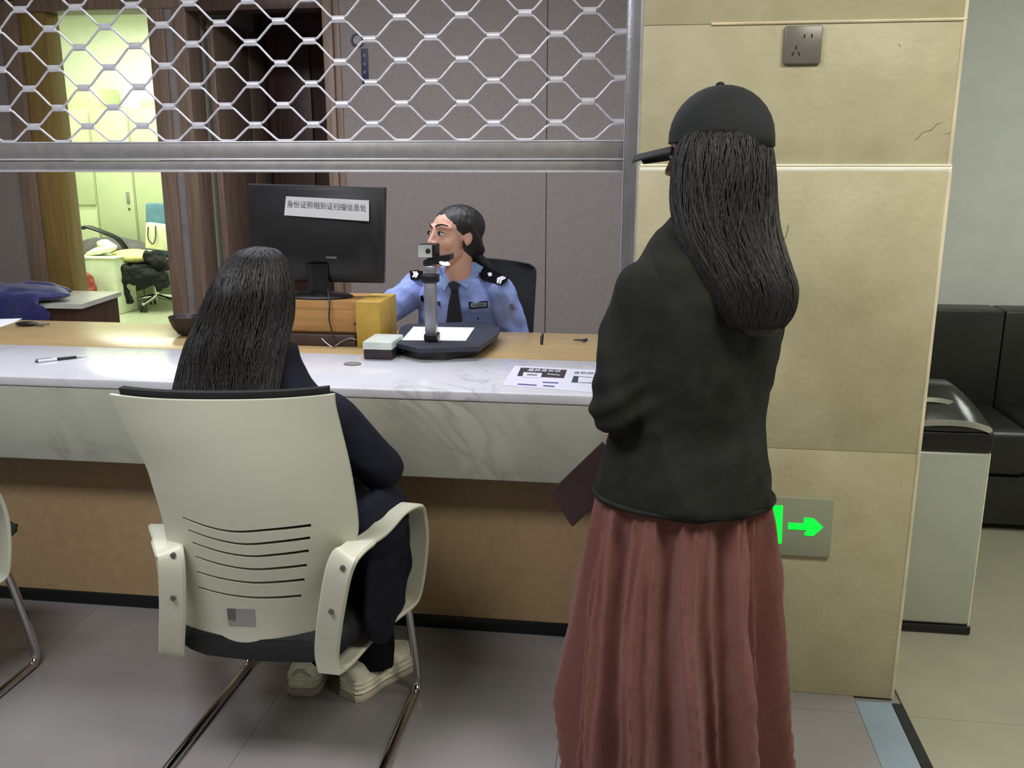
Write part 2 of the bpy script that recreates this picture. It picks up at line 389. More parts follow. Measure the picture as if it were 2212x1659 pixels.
# ------------------------------------------------------------------ service counter
CE = 2.47
sc_ = thing('service_counter', 'long service counter with white veined marble top and brown lower panel', 'counter', (-2, CE, 0))
MX = [(-4.55, -.003)]
for x0, x1 in MX:
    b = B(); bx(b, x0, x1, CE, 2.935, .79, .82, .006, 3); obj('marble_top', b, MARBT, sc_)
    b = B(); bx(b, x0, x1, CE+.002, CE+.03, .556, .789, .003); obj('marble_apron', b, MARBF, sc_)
b = B(); bx(b, -4.55, -.01, 2.603, 2.93, .045, .789); obj('front_panel', b, KICK, sc_)
b = B(); bx(b, -4.55, -.01, 2.598, 2.93, 0, .044, .003); obj('base_strip', b, BLKBASE, sc_)
dk = thing('office_desk', 'pale wood laminate desk running behind the marble counter top', 'desk', (-2, 3.2, 0))
b = B(); bx(b, -4.5, .48, 2.938, 3.43, .79, .8195, .005); obj('desk_top', b, DESKW, dk)
b = B(); bx(b, -4.5, .48, 2.97, 2.99, .1, .789); obj('modesty_panel', b, KICK, dk)
for x in (-4.45, -2.2, -1.5, .42):
    b = B(); bx(b, x, x+.03, 3.0, 3.38, 0, .789); obj('side_panel', b, KICK, dk)

# ------------------------------------------------------------------ roller grille
YG = 2.62
gr = thing('roller_grille', 'raised silver metal roller grille of wavy wires above the counter', 'grille', (-1.5, YG, 1.43))
lev = [1.8525+.0585*k for k in range(7, 0, -1)]+[1.8525, 1.796, 1.736, 1.677, 1.618, 1.562, 1.512]
lo_even = 0
X0, DX = -.060, .0876
def ispar(level_i, k):   # is there a node at column k on this level
    return (level_i+k) % 2 == 0
n1 = len(lev)-6         # index of level 1.796, whose nodes include column 0
NC = 52
def sag(x, z): return 1.512+(z-1.512)*(1-.055*min(2, -x/1.8))
def par(i, k): return (i-n1+k) % 2 == 0
HW = .0215
for i in range(len(lev)-1):
    zt, zb = lev[i]-.0055, lev[i+1]+.0055
    pts = []
    for k in range(NC):
        x = X0-k*DX; z = sag(x, zt if par(i, k) else zb)
        for xx in (x+HW, x-HW): pts.append((xx, YG+(.002 if i % 2 else -.002), z))
    out = []
    for q in range(len(pts)):     # rounded corners
        p = V(pts[q])
        if 0 < q < len(pts)-1:
            a, c = V(pts[q-1]), V(pts[q+1]); d = .007
            out += [p+(a-p).normalized()*d, p+(a-p).normalized()*d*.25+(c-p).normalized()*d*.25, p+(c-p).normalized()*d]
        else: out.append(p)
    if i == len(lev)-2:
        out = [V((p.x, p.y, max(p.z, 1.505))) for p in out]
    b = B(); tube(b, out, .0031, 6); obj('wire', b, WIRE, gr, True)
sleeve = None
for i in range(1, len(lev)-1):
    for k in range(NC):
        if not par(i, k): continue
        x = X0-k*DX
        if sleeve is None:
            b = B(); tube(b, [(-.0175, 0, 0), (.0175, 0, 0)], 1, 10)
            for v in b.verts: v.co.y *= .0058; v.co.z = v.co.z*.0098
            sleeve = bpy.data.meshes.new('sleeve'); b.to_mesh(sleeve); b.free(); sleeve.materials.append(WIRE); sleeve.shade_smooth()
            sleeve.set_sharp_from_angle(angle=.7)
        o = bpy.data.objects.new('sleeve', sleeve); COL.objects.link(o); o.parent = gr
        o.location = V((x, YG, sag(x, lev[i])))-V((-1.5, YG, 1.43))
def bar(z0, z1, y0, y1, m, name, bev=.003):
    b = B(); bx(b, -4.55, -.045, y0, y1, z0, z1, bev, 2); return obj(name, b, m, gr)
bar(1.466, 1.512, YG-.012, YG+.012, ALUD, 'bottom_rail')
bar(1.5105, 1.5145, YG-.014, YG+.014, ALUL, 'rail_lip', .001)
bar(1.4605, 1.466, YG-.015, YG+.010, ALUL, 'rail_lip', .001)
bar(1.432, 1.460, YG-.010, YG+.012, ALUD, 'bottom_rail')
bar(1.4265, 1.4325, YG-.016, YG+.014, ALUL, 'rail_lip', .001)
tr = B(); bx(tr, -.046, -.005, YG-.035, YG-.029, .8205, 2.32, .001); bx(tr, -.046, -.005, YG+.029, YG+.035, .8205, 2.32, .001); bx(tr, -.009, -.005, YG-.029, YG+.029, .8205, 2.32)
tr = obj('side_track', tr, ALU, gr)
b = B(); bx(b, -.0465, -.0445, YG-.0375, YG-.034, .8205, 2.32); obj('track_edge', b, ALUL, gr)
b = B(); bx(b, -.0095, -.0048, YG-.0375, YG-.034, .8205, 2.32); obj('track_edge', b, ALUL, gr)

# ------------------------------------------------------------------ white visitor chair
def visitor_chair(label, group=None):
    ch = thing('visitor_chair', label, 'chair', (-.84, 1.95, 0), 0, group)
    rows = [(858, 236, 721), (880, 250, 723), (930, 274, 735), (1000, 312, 752), (1060, 332, 763), (1120, 350, 771), (1160, 358, 770), (1210, 368, 752), (1290, 378, 722), (1340, 386, 702), (1378, 394, 690)]
    def shell(off=0, n=28, crop=None):
        R = []
        for py, l, r in rows:
            t = (py-858)/(1378-858); yv = 1.70+.115*t
            a, c = P(l, py, y=yv), P(r, py, y=yv)
            bul = .028+.018*math.sin(math.pi*min(1, t*1.1)); row = []
            for k in range(n+1):
                u = k/n; s = 2*u-1
                p = a.lerp(c, u); p.y += -bul*(1-abs(s)**2.2)+off
                if py > 1300: p.z -= (py-1300)/78*.009*(1-s*s)
                if py < 870: p.z += -.0+.006*abs(s)**3
                row.append(p)
            R.append(row)
        return R
    R = shell()
    # densify rows
    D = []
    for k in range(len(R[0])): D.append(crv([r[k] for r in R], 5))
    rowsD = list(zip(*D)); nr = len(rowsD); nk = len(rowsD[0])
    slots = []
    # slots cut as real gaps: (px_left, py_left),(px_mid, py_mid),(px_right, py_right)
    SL = [((395, 1118), (510, 1149), (672, 1135)), ((407, 1145), (530, 1176), (670, 1162)), ((416, 1172), (540, 1202), (667, 1190)), ((422, 1202), (545, 1230), (663, 1221)), ((426, 1235), (545, 1259), (658, 1252)), ((428, 1268), (545, 1291), (651, 1287))]
    b = B(); g = [[b.verts.new(p) for p in row] for row in rowsD]
    for i in range(nr-1):
        for k in range(nk-1): b.faces.new((g[i][k], g[i][k+1], g[i+1][k+1], g[i+1][k]))
    bmesh.ops.recalc_face_normals(b, faces=b.faces)
    ff = bmesh.ops.extrude_face_region(b, geom=list(b.faces))
    for v in [e for e in ff['geom'] if isinstance(e, bmesh.types.BMVert)]: v.co.y += .010
    sh = obj('back_shell', b, CHAIRW, ch)
    tree = BVHTree.FromPolygons([p for row in rowsD for p in row], [(i*nk+k, i*nk+k+1, (i+1)*nk+k+1, (i+1)*nk+k) for i in range(nr-1) for k in range(nk-1)])
    def onshell(px, py, d=.0):
        o = V((0, 0, CAMZ)); q = P(px, py, y=1.7); dr = (q-o).normalized()
        h = tree.ray_cast(o, dr)
        return (h[0] if h[0] else P(px, py, y=1.74))+V((0, -d, 0))
    # boolean-cut the slots
    cb = B()
    for i, (a, m, c) in enumerate(SL):
        pts = crv([onshell(*a), onshell((a[0]+m[0])/2, a[1]*.32+m[1]*.68), onshell(*m), onshell((m[0]+c[0])/2, (m[1]+c[1])/2+2), onshell(*c)], 5)
        n = len(pts)
        loft(cb, [[p+V((0, -.03, .0022+.0018*j/n)), p+V((0, .03, .0022+.0018*j/n)), p+V((0, .03, -.0022-.0018*j/n)), p+V((0, -.03, -.0022-.0018*j/n))] for j, p in enumerate(pts)])
    bmesh.ops.recalc_face_normals(cb, faces=cb.faces)
    cm = bpy.data.meshes.new('c'); cb.to_mesh(cm); cb.free(); cm.transform(ROOTM[ch].inverted()); co = bpy.data.objects.new('c', cm); COL.objects.link(co)
    co.parent = ch
    md = sh.modifiers.new('b', 'BOOLEAN'); md.operation = 'DIFFERENCE'; md.object = co; md.solver = 'EXACT'
    dg = bpy.context.evaluated_depsgraph_get(); me = bpy.data.meshes.new_from_object(sh.evaluated_get(dg))
    sh.modifiers.clear(); sh.data = me; bpy.data.objects.remove(co)
    me.set_sharp_from_angle(angle=math.radians(38))
    # black mesh pad in front of the shell
    b = B(); g = [[b.verts.new(p+V((0, .013+.01*math.sin(math.pi*i/(nr-1)), .004 if i else .013))) for p in row[1:-1]] for i, row in enumerate(rowsD[:int(nr*.95)])]
    for i in range(len(g)-1):
        for k in range(nk-3): b.faces.new((g[i][k], g[i][k+1], g[i+1][k+1], g[i+1][k]))
    ff = bmesh.ops.extrude_face_region(b, geom=list(b.faces))
    for v in [e for e in ff['geom'] if isinstance(e, bmesh.types.BMVert)]: v.co.y += .020
    obj('back_pad', b, BLKFAB, ch)
    # spec label
    a = [onshell(491, 1313, .001), onshell(549, 1315, .001), onshell(551, 1351, .001), onshell(494, 1349, .001)]
    b = B(); prism(b, a, (0, -.0008, 0)); st = obj('sticker', b, mat('grey_sticker', (150, 150, 148), .5), ch); st['label'] = 'grey printed label'
    a = [onshell(491, 1313, .0022), onshell(508, 1314, .0022), onshell(509, 1338, .0022), onshell(493, 1336, .0022)]
    b = B(); prism(b, a, (0, -.0005, 0)); obj('sticker_code_block', b, mat('dark_sticker', (96, 96, 96), .5), ch)
    # seat
    b = B()
    prof = lambda y, zt, zb, hw, cx: [V((cx+s*hw, y, z)) for s, z in ((-.9, zb+.012), (-.7, zb), (0, zb-.006), (.7, zb), (.9, zb+.012), (1, zb+.03), (1, zt-.02), (.93, zt-.004), (.6, zt), (0, zt-.006), (-.6, zt), (-.93, zt-.004), (-1, zt-.02), (-1, zb+.03))]
    loft(b, [prof(1.785, .40, .345, .175, -.838), prof(1.81, .42, .338, .205, -.838), prof(1.9, .435, .35, .232, -.838), prof(2.05, .445, .37, .24, -.838), prof(2.2, .45, .375, .24, -.838), prof(2.27, .445, .38, .23, -.838), prof(2.30, .43, .39, .21, -.838)])
    seat = obj('seat', b, BLKFAB, ch)
    # arm loops: band out of px-fitted world points
    for side, pts, bolts in ((1, [P(712, 1452, y=1.775), P(706, 1410, y=1.765), P(716, 1320, y=1.735), P(735, 1225, y=1.715), P(765, 1185, y=1.74), P(815, 1150, y=1.86), P(858, 1105, y=1.98), P(890, 1092, y=2.05), P(900, 1110, y=2.09), P(905, 1170, y=2.115), P(895, 1260, y=2.12), P(880, 1300, y=2.11), P(840, 1335, y=2.04), P(790, 1378, y=1.94), P(745, 1428, y=1.84), P(718, 1450, y=1.785)], ((741, 1226), (716, 1320))),
                             (-1, [P(372, 1412, y=1.775), P(371, 1395, y=1.765), P(373, 1310, y=1.74), P(370, 1215, y=1.725), P(362, 1180, y=1.75), P(350, 1150, y=1.86), P(345, 1138, y=1.96), P(345, 1140, y=2.07), P(350, 1150, y=2.13), P(356, 1200, y=2.16), P(368, 1280, y=2.16), P(374, 1310, y=2.13), P(378, 1340, y=2.05), P(380, 1370, y=1.95), P(376, 1405, y=1.83), P(373, 1412, y=1.785)], ((375, 1199), (375, 1291)))):
        c = crv(pts, 6); n = len(c); wd = []
        for i in range(n):
            t = i/(n-1); wd.append(.047+(.010 if t < .3 else 0)+.006*math.sin(math.pi*t))
        b = B(); ribbon(b, c, wd, .013, (1, -.12*side, 0)); bt = BVHTree.FromBMesh(b); obj('armrest', b, CHAIRW, ch)
        for px, py in bolts:
            o_ = V((0, 0, CAMZ)); p = bt.ray_cast(o_, (P(px, py, y=1.7)-o_).normalized())[0] or P(px, py, y=1.72)
            b = B(); tube(b, [p+V((0, .006, 0)), p+V((0, -.004, 0))], .0062, 12); tube(b, [p+V((0, -.004, 0)), p+V((0, -.0055, 0))], .003, 6); obj('bolt', b, BOLT, ch)
    # chrome sled base
    for s, xf, xt in ((1, -.575, -.585), (-1, -1.10, -1.09)):
        yb = 2.235 if s > 0 else 2.30
        pts = [V((xt, 1.95, .352)), V((xt, 2.08, .350)), V((xt+.002, yb-.085, .345)), V((xt, yb-.055, .315)), V((xf, yb-.01, .10)), V((xf, yb, .045)), V((xf, yb-.012, .018)), V((xf, yb-.05, .0125)), V((xf, 1.9, .0125)), V((xf-.005*s, 1.56, .0125)), V((xf-.02*s, 1.50, .0125)), V((xf-.06*s, 1.48, .0125))]
        b = B(); tube(b, crv(pts, 6), .0118, 12); obj('leg', b, CHROME, ch, True)
    b = B(); tube(b, [V((-.635, 1.48, .0125)), V((-1.04, 1.48, .0125))], .0118, 12); obj('rear_bar', b, CHROME, ch, True)
    for y in (1.97, 2.12):
        b = B(); tube(b, [V((-.585, y, .352)), V((-1.09, y, .352))], .011, 10); obj('seat_support', b, CHROME, ch, True)
    return ch
chair = visitor_chair('white plastic visitor chair with slotted back and chrome legs under the seated woman')
ch2 = copy_tree(chair); ch2['label'] = 'white visitor chair cut off by the left edge of the photo'; ch2.location = (-.84-1.155, 1.935, 0)

# ------------------------------------------------------------------ things on the counter
def box_thing(name, label, cat, m, *a, bev=.003, group=None):
    b = B(); bx(b, *a, bev); return tag(obj_c(name, b, m), label, cat, group)
# pen
a, c = P(75, 781, z=.826), P(187, 769, z=.824); d = (c-a)
pn = thing('pen', 'black and clear ballpoint pen lying on the white marble counter', 'pen', a)
b = B(); tube(b, [a+d*.0, a+d*.03, a+d*.06], [.002, .0035, .0045], 10); obj('push_button', b, BLKPL, pn)
b = B(); tube(b, [a+d*.06, a+d*.42], [.0048, .0048], 12); obj('clear_barrel', b, mat('clear_plastic', (222, 222, 226), .15), pn)
b = B(); tube(b, [a+d*.42, a+d*.46, a+d*.78, a+d*.80], [.005, .0058, .0056, .004], 12); obj('grip', b, BLKPL, pn)
b = B(); tube(b, [a+d*.80, a+d*.93, a+d*1.0], [.0042, .002, .0006], 10); obj('tip', b, CHROME, pn)
b = B(); tube(b, [a+d*.02+V((0, 0, .0065)), a+d*.32+V((0, 0, .0065))], .0012, 6); obj('clip', b, CHROME, pn)
# round cover
b = B(); lathe(b, [(.001, 0), (.026, 0), (.029, .002), (.027, .004), (.001, .0045)], (-.901, 2.778, .8202), 24)
for v in b.verts: v.co.y = 2.778+(v.co.y-2.778)*.8
tag(obj_c('hole_cover', b, mat('dull_grey_cover', (122, 120, 114), .5)), 'small grey oval cover flat on the white marble counter', 'cover')
# stuck-on notice with dark banners
nt = thing('counter_notice', 'clear notice sheet with dark printed banners stuck on the white marble', 'notice', (-.25, 2.7, .82))
Z = .8206
q = lambda *pp: [P(x, y, z=Z) for x, y in pp]
NOT = mat('notice_sheet', (226, 226, 240), .25, var=.02)
b = B(); plate(b, [V((p.x, p.y, Z)) for p in q((1112, 790), (1330, 802), (1330, 852), (1084, 832))], .0004, (0, 0, 1)); obj('sheet', b, NOT, nt)
Z = .8212
def deco(pp, m, name, th=.0002):
    b = B(); plate(b, [P(x, y, z=Z) for x, y in pp], th, (0, 0, 1)); return obj(name, b, m, nt)
BAN = mat('dark_banner', (52, 42, 46), .4); BLU = mat('blue_print', (70, 64, 140), .5); TEAL = mat('teal_print', (36, 58, 72), .4)
deco(((1125, 794), (1225, 799), (1218, 817), (1117, 812)), BAN, 'printed_banner')
deco(((1239, 812), (1300, 816), (1298, 829), (1234, 826)), TEAL, 'printed_banner')
Z = .8218
deco(((1131, 804), (1171, 806), (1168, 816), (1128, 815)), NOT, 'print_block')
deco(((1250, 814), (1296, 817), (1294, 827), (1248, 826)), NOT, 'print_block')
deco(((1119, 828.5), (1159, 831), (1159, 832.8), (1118, 830.6)), BLU, 'print_line')
deco(((1172, 824.5), (1206, 826), (1206, 828), (1172, 826.5)), BLU, 'print_line')
deco(((1174, 832), (1198, 833.5), (1198, 835.5), (1173, 834)), BLU, 'print_line')
Z = .8224
deco(((1139, 807.5), (1161, 808.5), (1160, 811.5), (1138, 810.5)), mat('grey_print', (120, 118, 126), .5), 'print_block')
deco(((1182, 807), (1210, 810), (1209, 811), (1182, 808.4)), WHITE, 'print_line')
c = P(1176, 800.5, z=.8222)
text('banner_text', '居民身份证', .034, Matrix.Translation(c) @ Matrix.Rotation(math.radians(-1), 4, 'Z'), WHITE, nt, .0002, 0, .62, 1.15)
c = P(1268, 806, z=.8216)
text('banner_text', '自助服务', .034, Matrix.Translation(c) @ Matrix.Rotation(math.radians(-2), 4, 'Z'), mat('grey_print', (1, 1, 1)), nt, .0002, 0, .62, 1.0)

# ------------------------------------------------------------------ things on the desk
DZK = .8195
# document camera
dc = thing('document_camera', 'document camera on black base with silver column standing on the desk', 'document camera', (-.72, 3.2, DZK))
def topz(pp, z): return [P(x, y, z=z) for x, y in pp]
b = B(); prism(b, topz(((852, 741), (866, 706), (880, 700), (1048, 694), (1080, 708), (1074, 722), (1036, 749), (905, 753)), .865), (0, 0, -.015)); obj('mat_board', b, mat('dark_slate_board', (40, 44, 54), .5, bump=.2), dc)
pp = topz(((872, 751), (905, 758), (960, 760), (1020, 752), (1038, 745), (1000, 735), (900, 735)), .849)
b = B(); prism(b, pp, (0, 0, -.029)); obj('base_foot', b, BLKPL, dc)
b = B(); prism(b, topz(((868, 735), (893, 706), (1025, 708), (1006, 736)), .8655), (0, 0, .0006)); tag(obj('paper_sheet', b, mat('bright_paper', (244, 246, 238), .6, var=.01), dc), 'white sheet under the column')
cx, cy = P(930, 742, z=.865).x, P(930, 735, z=.865).y-.005
def px_at(px): return P(px, 650, y=cy).x
b = B(); bx(b, px_at(917), px_at(946), cy-.028, cy+.03, .8662, P(930, 722, y=cy-.028).z, .006); obj('column_socket', b, BLKPL, dc)
b = B(); bx(b, px_at(918.5), px_at(942.5), cy-.016, cy+.016, .87, P(930, 608, y=cy).z, .004); obj('column', b, ALU, dc)
b = B(); bx(b, px_at(914), px_at(948), cy-.022, cy+.022, P(930, 610, y=cy).z, P(930, 592, y=cy).z, .004); obj('clamp', b, BLKPL, dc)
b = B(); bx(b, px_at(918), px_at(942), cy-.014, cy+.014, P(930, 592, y=cy).z, P(930, 573, y=cy).z, .004); obj('upper_column', b, ALU, dc)
b = B(); prism(b, [P(x, y, y=cy-.02) for x, y in ((914, 573), (914, 564), (924, 558), (972, 550), (973, 562), (948, 571))], (0, .06, 0)); obj('arm', b, BLKPL, dc)
b = B(); bx(b, px_at(911), px_at(940), cy-.034, cy-.030, P(926, 556, y=cy-.03).z, P(926, 530, y=cy-.03).z, .0015); obj('front_plate', b, mat('light_grey_plastic', (205, 208, 204), .4), dc)
b = B(); bx(b, px_at(910.5), px_at(948), cy-.029, cy+.03, P(926, 557, y=cy-.03).z, P(926, 528, y=cy-.03).z, .004); obj('camera_head', b, BLKPL, dc)
p = P(924.5, 542.5, y=cy-.0345); b = B(); tube(b, [p, p+V((0, -.003, 0))], [.0085, .0078], 18); obj('lens', b, mat('brown_lens', (60, 44, 36), .15), dc)
p = P(959, 568, y=cy-.01); b = B(); ell(b, p, (.021, .014, .0075), (0, .25, 0)); obj('lamp', b, mat('lamp_glow', (240, 255, 225), emit=(235, 255, 215), es=2.2, var=0), dc)
# monitor with paper label
mn = thing('monitor', 'black computer monitor seen from behind with handwritten paper strip', 'monitor', (-1.15, 3.2, .98))
tl, tr_, br, bl = P(535, 397, y=3.19), P(831, 405, y=3.2), P(828, 612, y=3.2), P(538, 606, y=3.19)
b = B()
def mring(ins, dy):
    c = (tl+tr_+br+bl)/4; out = []
    for p in (bl, br, tr_, tl):
        d = c-p; out.append(p+V((math.copysign(min(abs(d.x), ins), d.x), 0, math.copysign(min(abs(d.z), ins), d.z)))+V((0, dy, 0)))
    return out
loft(b, [mring(.003, .03), mring(0, .026), mring(0, .004), mring(.005, 0), mring(.018, -.004), mring(.045, -.022), mring(.1, -.03)]); obj('back_cover', b, mat('monitor_black', (30, 31, 32), .45, var=.15, vs=20, bump=.1), mn)
b = B(); loft(b, [mring(.012, .0305), mring(.012, .0315)]); obj('screen', b, mat('screen_dark', (14, 16, 20), .1), mn)
b = B()
for k in range(9): bx(b, -1.25+k*.025, -1.235+k*.025, 3.168, 3.171, 1.15, 1.152)
LOGO = mat('grey_print', (1, 1, 1))
c = P(715, 556, y=3.163); b.free()
b = B(); bx(b, c.x-.02, c.x+.02, 3.1655, 3.1705, c.z-.004, c.z+.003, .001); obj('emblem', b, ALUD, mn)
b = B(); lp = P(700, 640, y=3.2)
loft(b, [ell_ring((-1.145, 3.175, z), a_, .022, 0, 20) for z, a_ in ((.985, .05), (1.0, .042), (1.05, .04), (1.10, .045))]); obj('stand_neck', b, BLKPL, mn)
b = B(); loft(b, [ell_ring((-1.145, 3.175, z), a_, a_*.62, 0, 28) for z, a_ in ((.979, .125), (.984, .127), (.990, .115), (.992, .05))]); obj('stand_base', b, BLKPL, mn)
b = B(); pts = [P(614, 465, y=3.155), P(618, 424, y=3.164), P(797, 433, y=3.164), P(797, 478, y=3.155)]
g = []
prism(b, pts, (0, -.0008, 0)); obj('paper_strip', b, PAPER, mn)
M = Matrix.Translation((pts[1]+pts[2]+pts[0]+pts[3])/4+V((0, -.0035, .006))) @ Matrix.Rotation(math.radians(2.7), 4, 'Y') @ Matrix.Rotation(math.radians(97.5), 4, 'X')
text('handwriting', '身份证照相到证扫描信息处', .023, M, INK, mn, .0002, -.0002, 1.06, 1.25)
# riser box, side box, dark box
rs = thing('wooden_riser', 'orange brown wooden box under the monitor stand', 'box', (-1.13, 3.17, .855))
b = B(); bx(b, -1.30, -.975, 3.09, 3.30, .862, .978, .003); obj('box_body', b, mat('orange_wood', (172, 128, 72), .5, var=.12, vs=5, stretch=(.8, 10, 10)), rs)
b = B(); bx(b, -1.297, -.978, 3.084, 3.089, .868, .945, .002); obj('front_board', b, MC['orange_wood'], rs)
p = P(766, 700, y=3.08); b = B(); tube(b, [p+V((0, .004, 0)), p+V((0, -.0015, 0))], .004, 10); obj('knob', b, DARKB, rs)
box_thing('yellow_box', 'yellow upright card box to the right of the orange wooden box', 'box', mat('yellow_card', (186, 152, 62), .6, var=.12, vs=14, bump=.15), -.974, -.885, 3.06, 3.28, DZK, .981, group=None)
box_thing('dark_tray', 'dark brown flat tray under the orange wooden box', 'tray', mat('dark_brown_plastic', (66, 48, 44), .5), -1.29, -.980, 3.06, 3.29, DZK+.001, .860)
sb = thing('card_case', 'small card case with white lid and black body at marble edge', 'case', (-.833, 2.93, DZK))
b = B(); bx(b, -.889, -.791, 2.86, 3.0, .8206, .853, .004); obj('case_body', b, mat('dark_case', (40, 32, 36), .5), sb)
b = B(); bx(b, -.890, -.790, 2.855, 3.005, .8535, .880, .004); obj('case_lid', b, mat('white_green_case', (196, 204, 194), .4), sb)
# cables
for lab, pts, r, m in (('black monitor cable hanging in front of the orange wooden box', [P(708, 625, y=3.13), P(712, 655, y=3.07), P(711, 690, y=3.06), P(718, 720, y=3.045), P(722, 750, y=3.02)], .0028, BLKPL),
                       ('thin white cable at the left of the black monitor cable', [P(695, 731, y=3.05), P(705, 741, y=3.04), P(716, 749, y=3.02)], .0016, WHITE),
                       ('thin grey cable looping right along the dark tray', [P(724, 748, y=3.04), P(738, 738, y=3.05), P(756, 731, y=3.05), P(770, 734, y=3.05)], .0016, ALUD)):
    b = B(); pts[-1].z = max(pts[-1].z, DZK+r); tube(b, crv([V((p.x, p.y, max(p.z, DZK+r+.0005))) for p in pts], 6), r, 8); tag(obj_c('cable', b, m, True), lab, 'cable')
# small things on the desk right
b = B(); p = P(1170, 742, z=DZK+.004); limb(b, [p, p+V((.0, .01, .02)), p+V((.004, .012, .036))], [.006, .007, .003], 8); tag(obj_c('pen_holder', fuse(b, .002), BLKPL, True), 'dark upright pen stub standing at the far desk edge', 'pen holder')
b = B(); p = P(1240, 734, z=DZK+.006); limb(b, [p, p+V((.03, 0, 0)), p+V((.045, .0, .002))], [.003, .004, .006], 8); limb(b, [p+V((.035, -.02, 0)), p+V((.04, .02, 0))], [.004, .003], 8); tag(obj_c('key', fuse(b, .0015), BLKPL, True), 'dark small key lying on the desk near the pillar', 'key')
# bowl behind seated woman's hair
b = B(); lathe(b, [(.02, 0), (.034, .006), (.052, .03), (.062, .055), (.066, .072), (.061, .070), (.045, .03), (.012, .010)], (P(404, 700, y=3.2).x, 3.2, DZK+.0005), 28); tag(obj_c('bowl', b, mat('dark_brown_bowl', (46, 34, 30), .45)), 'dark brown bowl on the desk just left of the seated woman', 'bowl')
# keys and paper far left
kx = thing('key_bunch', 'black car keys and fob lying on the desk at far left', 'keys', P(62, 700, z=DZK))
b = B(); p = P(58, 699, z=DZK+.010); ell(b, p, (.045, .02, .0095), (0, 0, .25)); obj('fob', b, BLKPL, kx, True)
for dx, dy in ((.0, .012), (.004, -.012)):
    b = B(); s = p+V((.04, dy*.3, -.003)); tube(b, [s, s+V((.045, dy*1.3, 0))], .0035, 8); obj('key_blade', b, BOLT, kx)
b = B(); plate(b, [P(x, y, z=DZK+.0004) for x, y in ((-60, 691), (48, 688), (30, 697), (-10, 710), (-80, 712))], .0006, (0, 0, 1)); tag(obj_c('paper', b, PAPER, True), 'white paper sheet lying on the desk at the left edge', 'paper')
# ------------------------------------------------------------------ side table with blue cloth behind the desk
tb = thing('side_table', 'low table with white top and dark brown panel by the doorway', 'table', (-3.2, 4.3, 0))
tp = [P(262, 630, z=.75), P(182, 655, z=.75)]
d = (tp[1]-tp[0]).normalized()
p0 = V((tp[0].x, tp[0].y, .75)); p1 = p0+V((1.0, -1.0, 0)).normalized()*0
x1 = -2.70
b = B(); A0, A1 = P(262, 630, z=.75), P(176, 657, z=.75); A1 = A0+(A1-A0)*1.0
far_l = V((-4.5, A0.y, .75)); near_l = V((-4.5, A1.y-.05, .75))
prism(b, [A0, A1, near_l, far_l], (0, 0, -.025)); obj('table_top', b, mat('white_table_top', (214, 214, 196), .3), tb)
b = B(); e = V((0, 0, -.0255)); prism(b, [A0+e+V((-.02, -.01, 0)), A1+e+V((-.02, .01, 0)), A1+e+V((-.05, .01, 0)), A0+e+V((-.05, -.01, 0))], (0, 0, -.7)); obj('side_panel', b, DARKB, tb)
b = B(); prism(b, [A1+e+V((-.02, .01, 0)), V((-4.5, A1.y, .7245)), V((-4.5, A1.y+.02, .7245)), A1+e+V((-.02, .03, 0))], (0, 0, -.7)); obj('front_panel', b, DARKB, tb)
# blue cloth bag: heap
def cloth_heap(name, label, cat, m, blobs, vox=.012, amp=.012, fr=9, sm=3):
    b = B()
    for c, r, rot in blobs: ell(b, c, r, rot)
    b2 = fuse(b, vox, sm, lambda c: amp*(noise.noise(c*fr)+.5*noise.noise(c*fr*2.3)))
    return tag(obj_c(name, b2, m, True), label, cat)
BLUE = mat('royal_blue_cloth', (40, 42, 104), .55, var=.3, vs=8, bump=.3, sheen=.3)
zt = .752
cloth_heap('blue_bag', 'crumpled royal blue cloth bag lying on the side table', 'bag', BLUE,
    [((-3.30, 4.40, .792), (.36, .13, .040), (0, 0, -.05)), ((-3.58, 4.45, .81), (.24, .17, .055), (0, .1, 0)), ((-3.80, 4.48, .83), (.28, .15, .075), (0, 0, .2)), ((-3.20, 4.54, .792), (.17, .05, .036), (0, .1, .1)), ((-3.16, 4.36, .785), (.25, .1, .03), (0, 0, 0)), ((-3.34, 4.245, .70), (.40, .018, .095), (0, 0, .02)), ((-3.34, 4.28, .785), (.38, .05, .028), (0, 0, .02))], .012, .010, 8)

# ------------------------------------------------------------------ inner room contents
def locker(x0, x1, z1, doors, label):
    t = thing('locker', label, 'locker', ((x0+x1)/2, 9.6, 0), 0, None)
    b = B(); bx(b, x0+.003, x1-.003, 9.34, 9.84, 0, z1, .004); obj('cabinet_body', b, LOCK, t)
    for za, zb in doors:
        b = B(); bx(b, x0+.012, x1-.012, 9.322, 9.339, za, zb, .004); dr = obj('door', b, LOCK, t)
        hx = x1-.07 if x1-x0 < .6 else x0+.07
        b = B(); bx(b, x1-.09, x1-.055, 9.308, 9.3215, (za+zb)/2+.02, (za+zb)/2+.14, .004); obj('handle', b, ALUD, dr)
        b = B(); tube(b, [(x1-.072, 9.322, (za+zb)/2-.04), (x1-.072, 9.312, (za+zb)/2-.04)], .012, 10); obj('lock', b, BOLT, dr)
X1, X2 = P(207, 420, y=9.32).x, P(290, 420, y=9.32).x
locker(X1-.95, X1, 2.02, ((.06, .96), (1.02, 1.98)), 'pale green steel locker nearest the door jamb with stacked doors')
locker(X1+.002, X2, 2.02, ((.06, 1.98),), 'pale green steel locker with single tall door in the middle')
locker(X2+.002, X2+.52, 2.02, ((.06, 1.98),), 'pale green steel locker behind the teal chair')
box_thing('storage_box', 'pale green box on top of the locker nearest the jamb', 'box', LOCK, X1-.80, X1+.10, 9.4, 9.8, 2.021, 2.24)
box_thing('storage_box', 'small pale green box on top of the rightmost locker', 'box', LOCK, X2+.12, X2+.50, 9.4, 9.8, 2.021, 2.12)
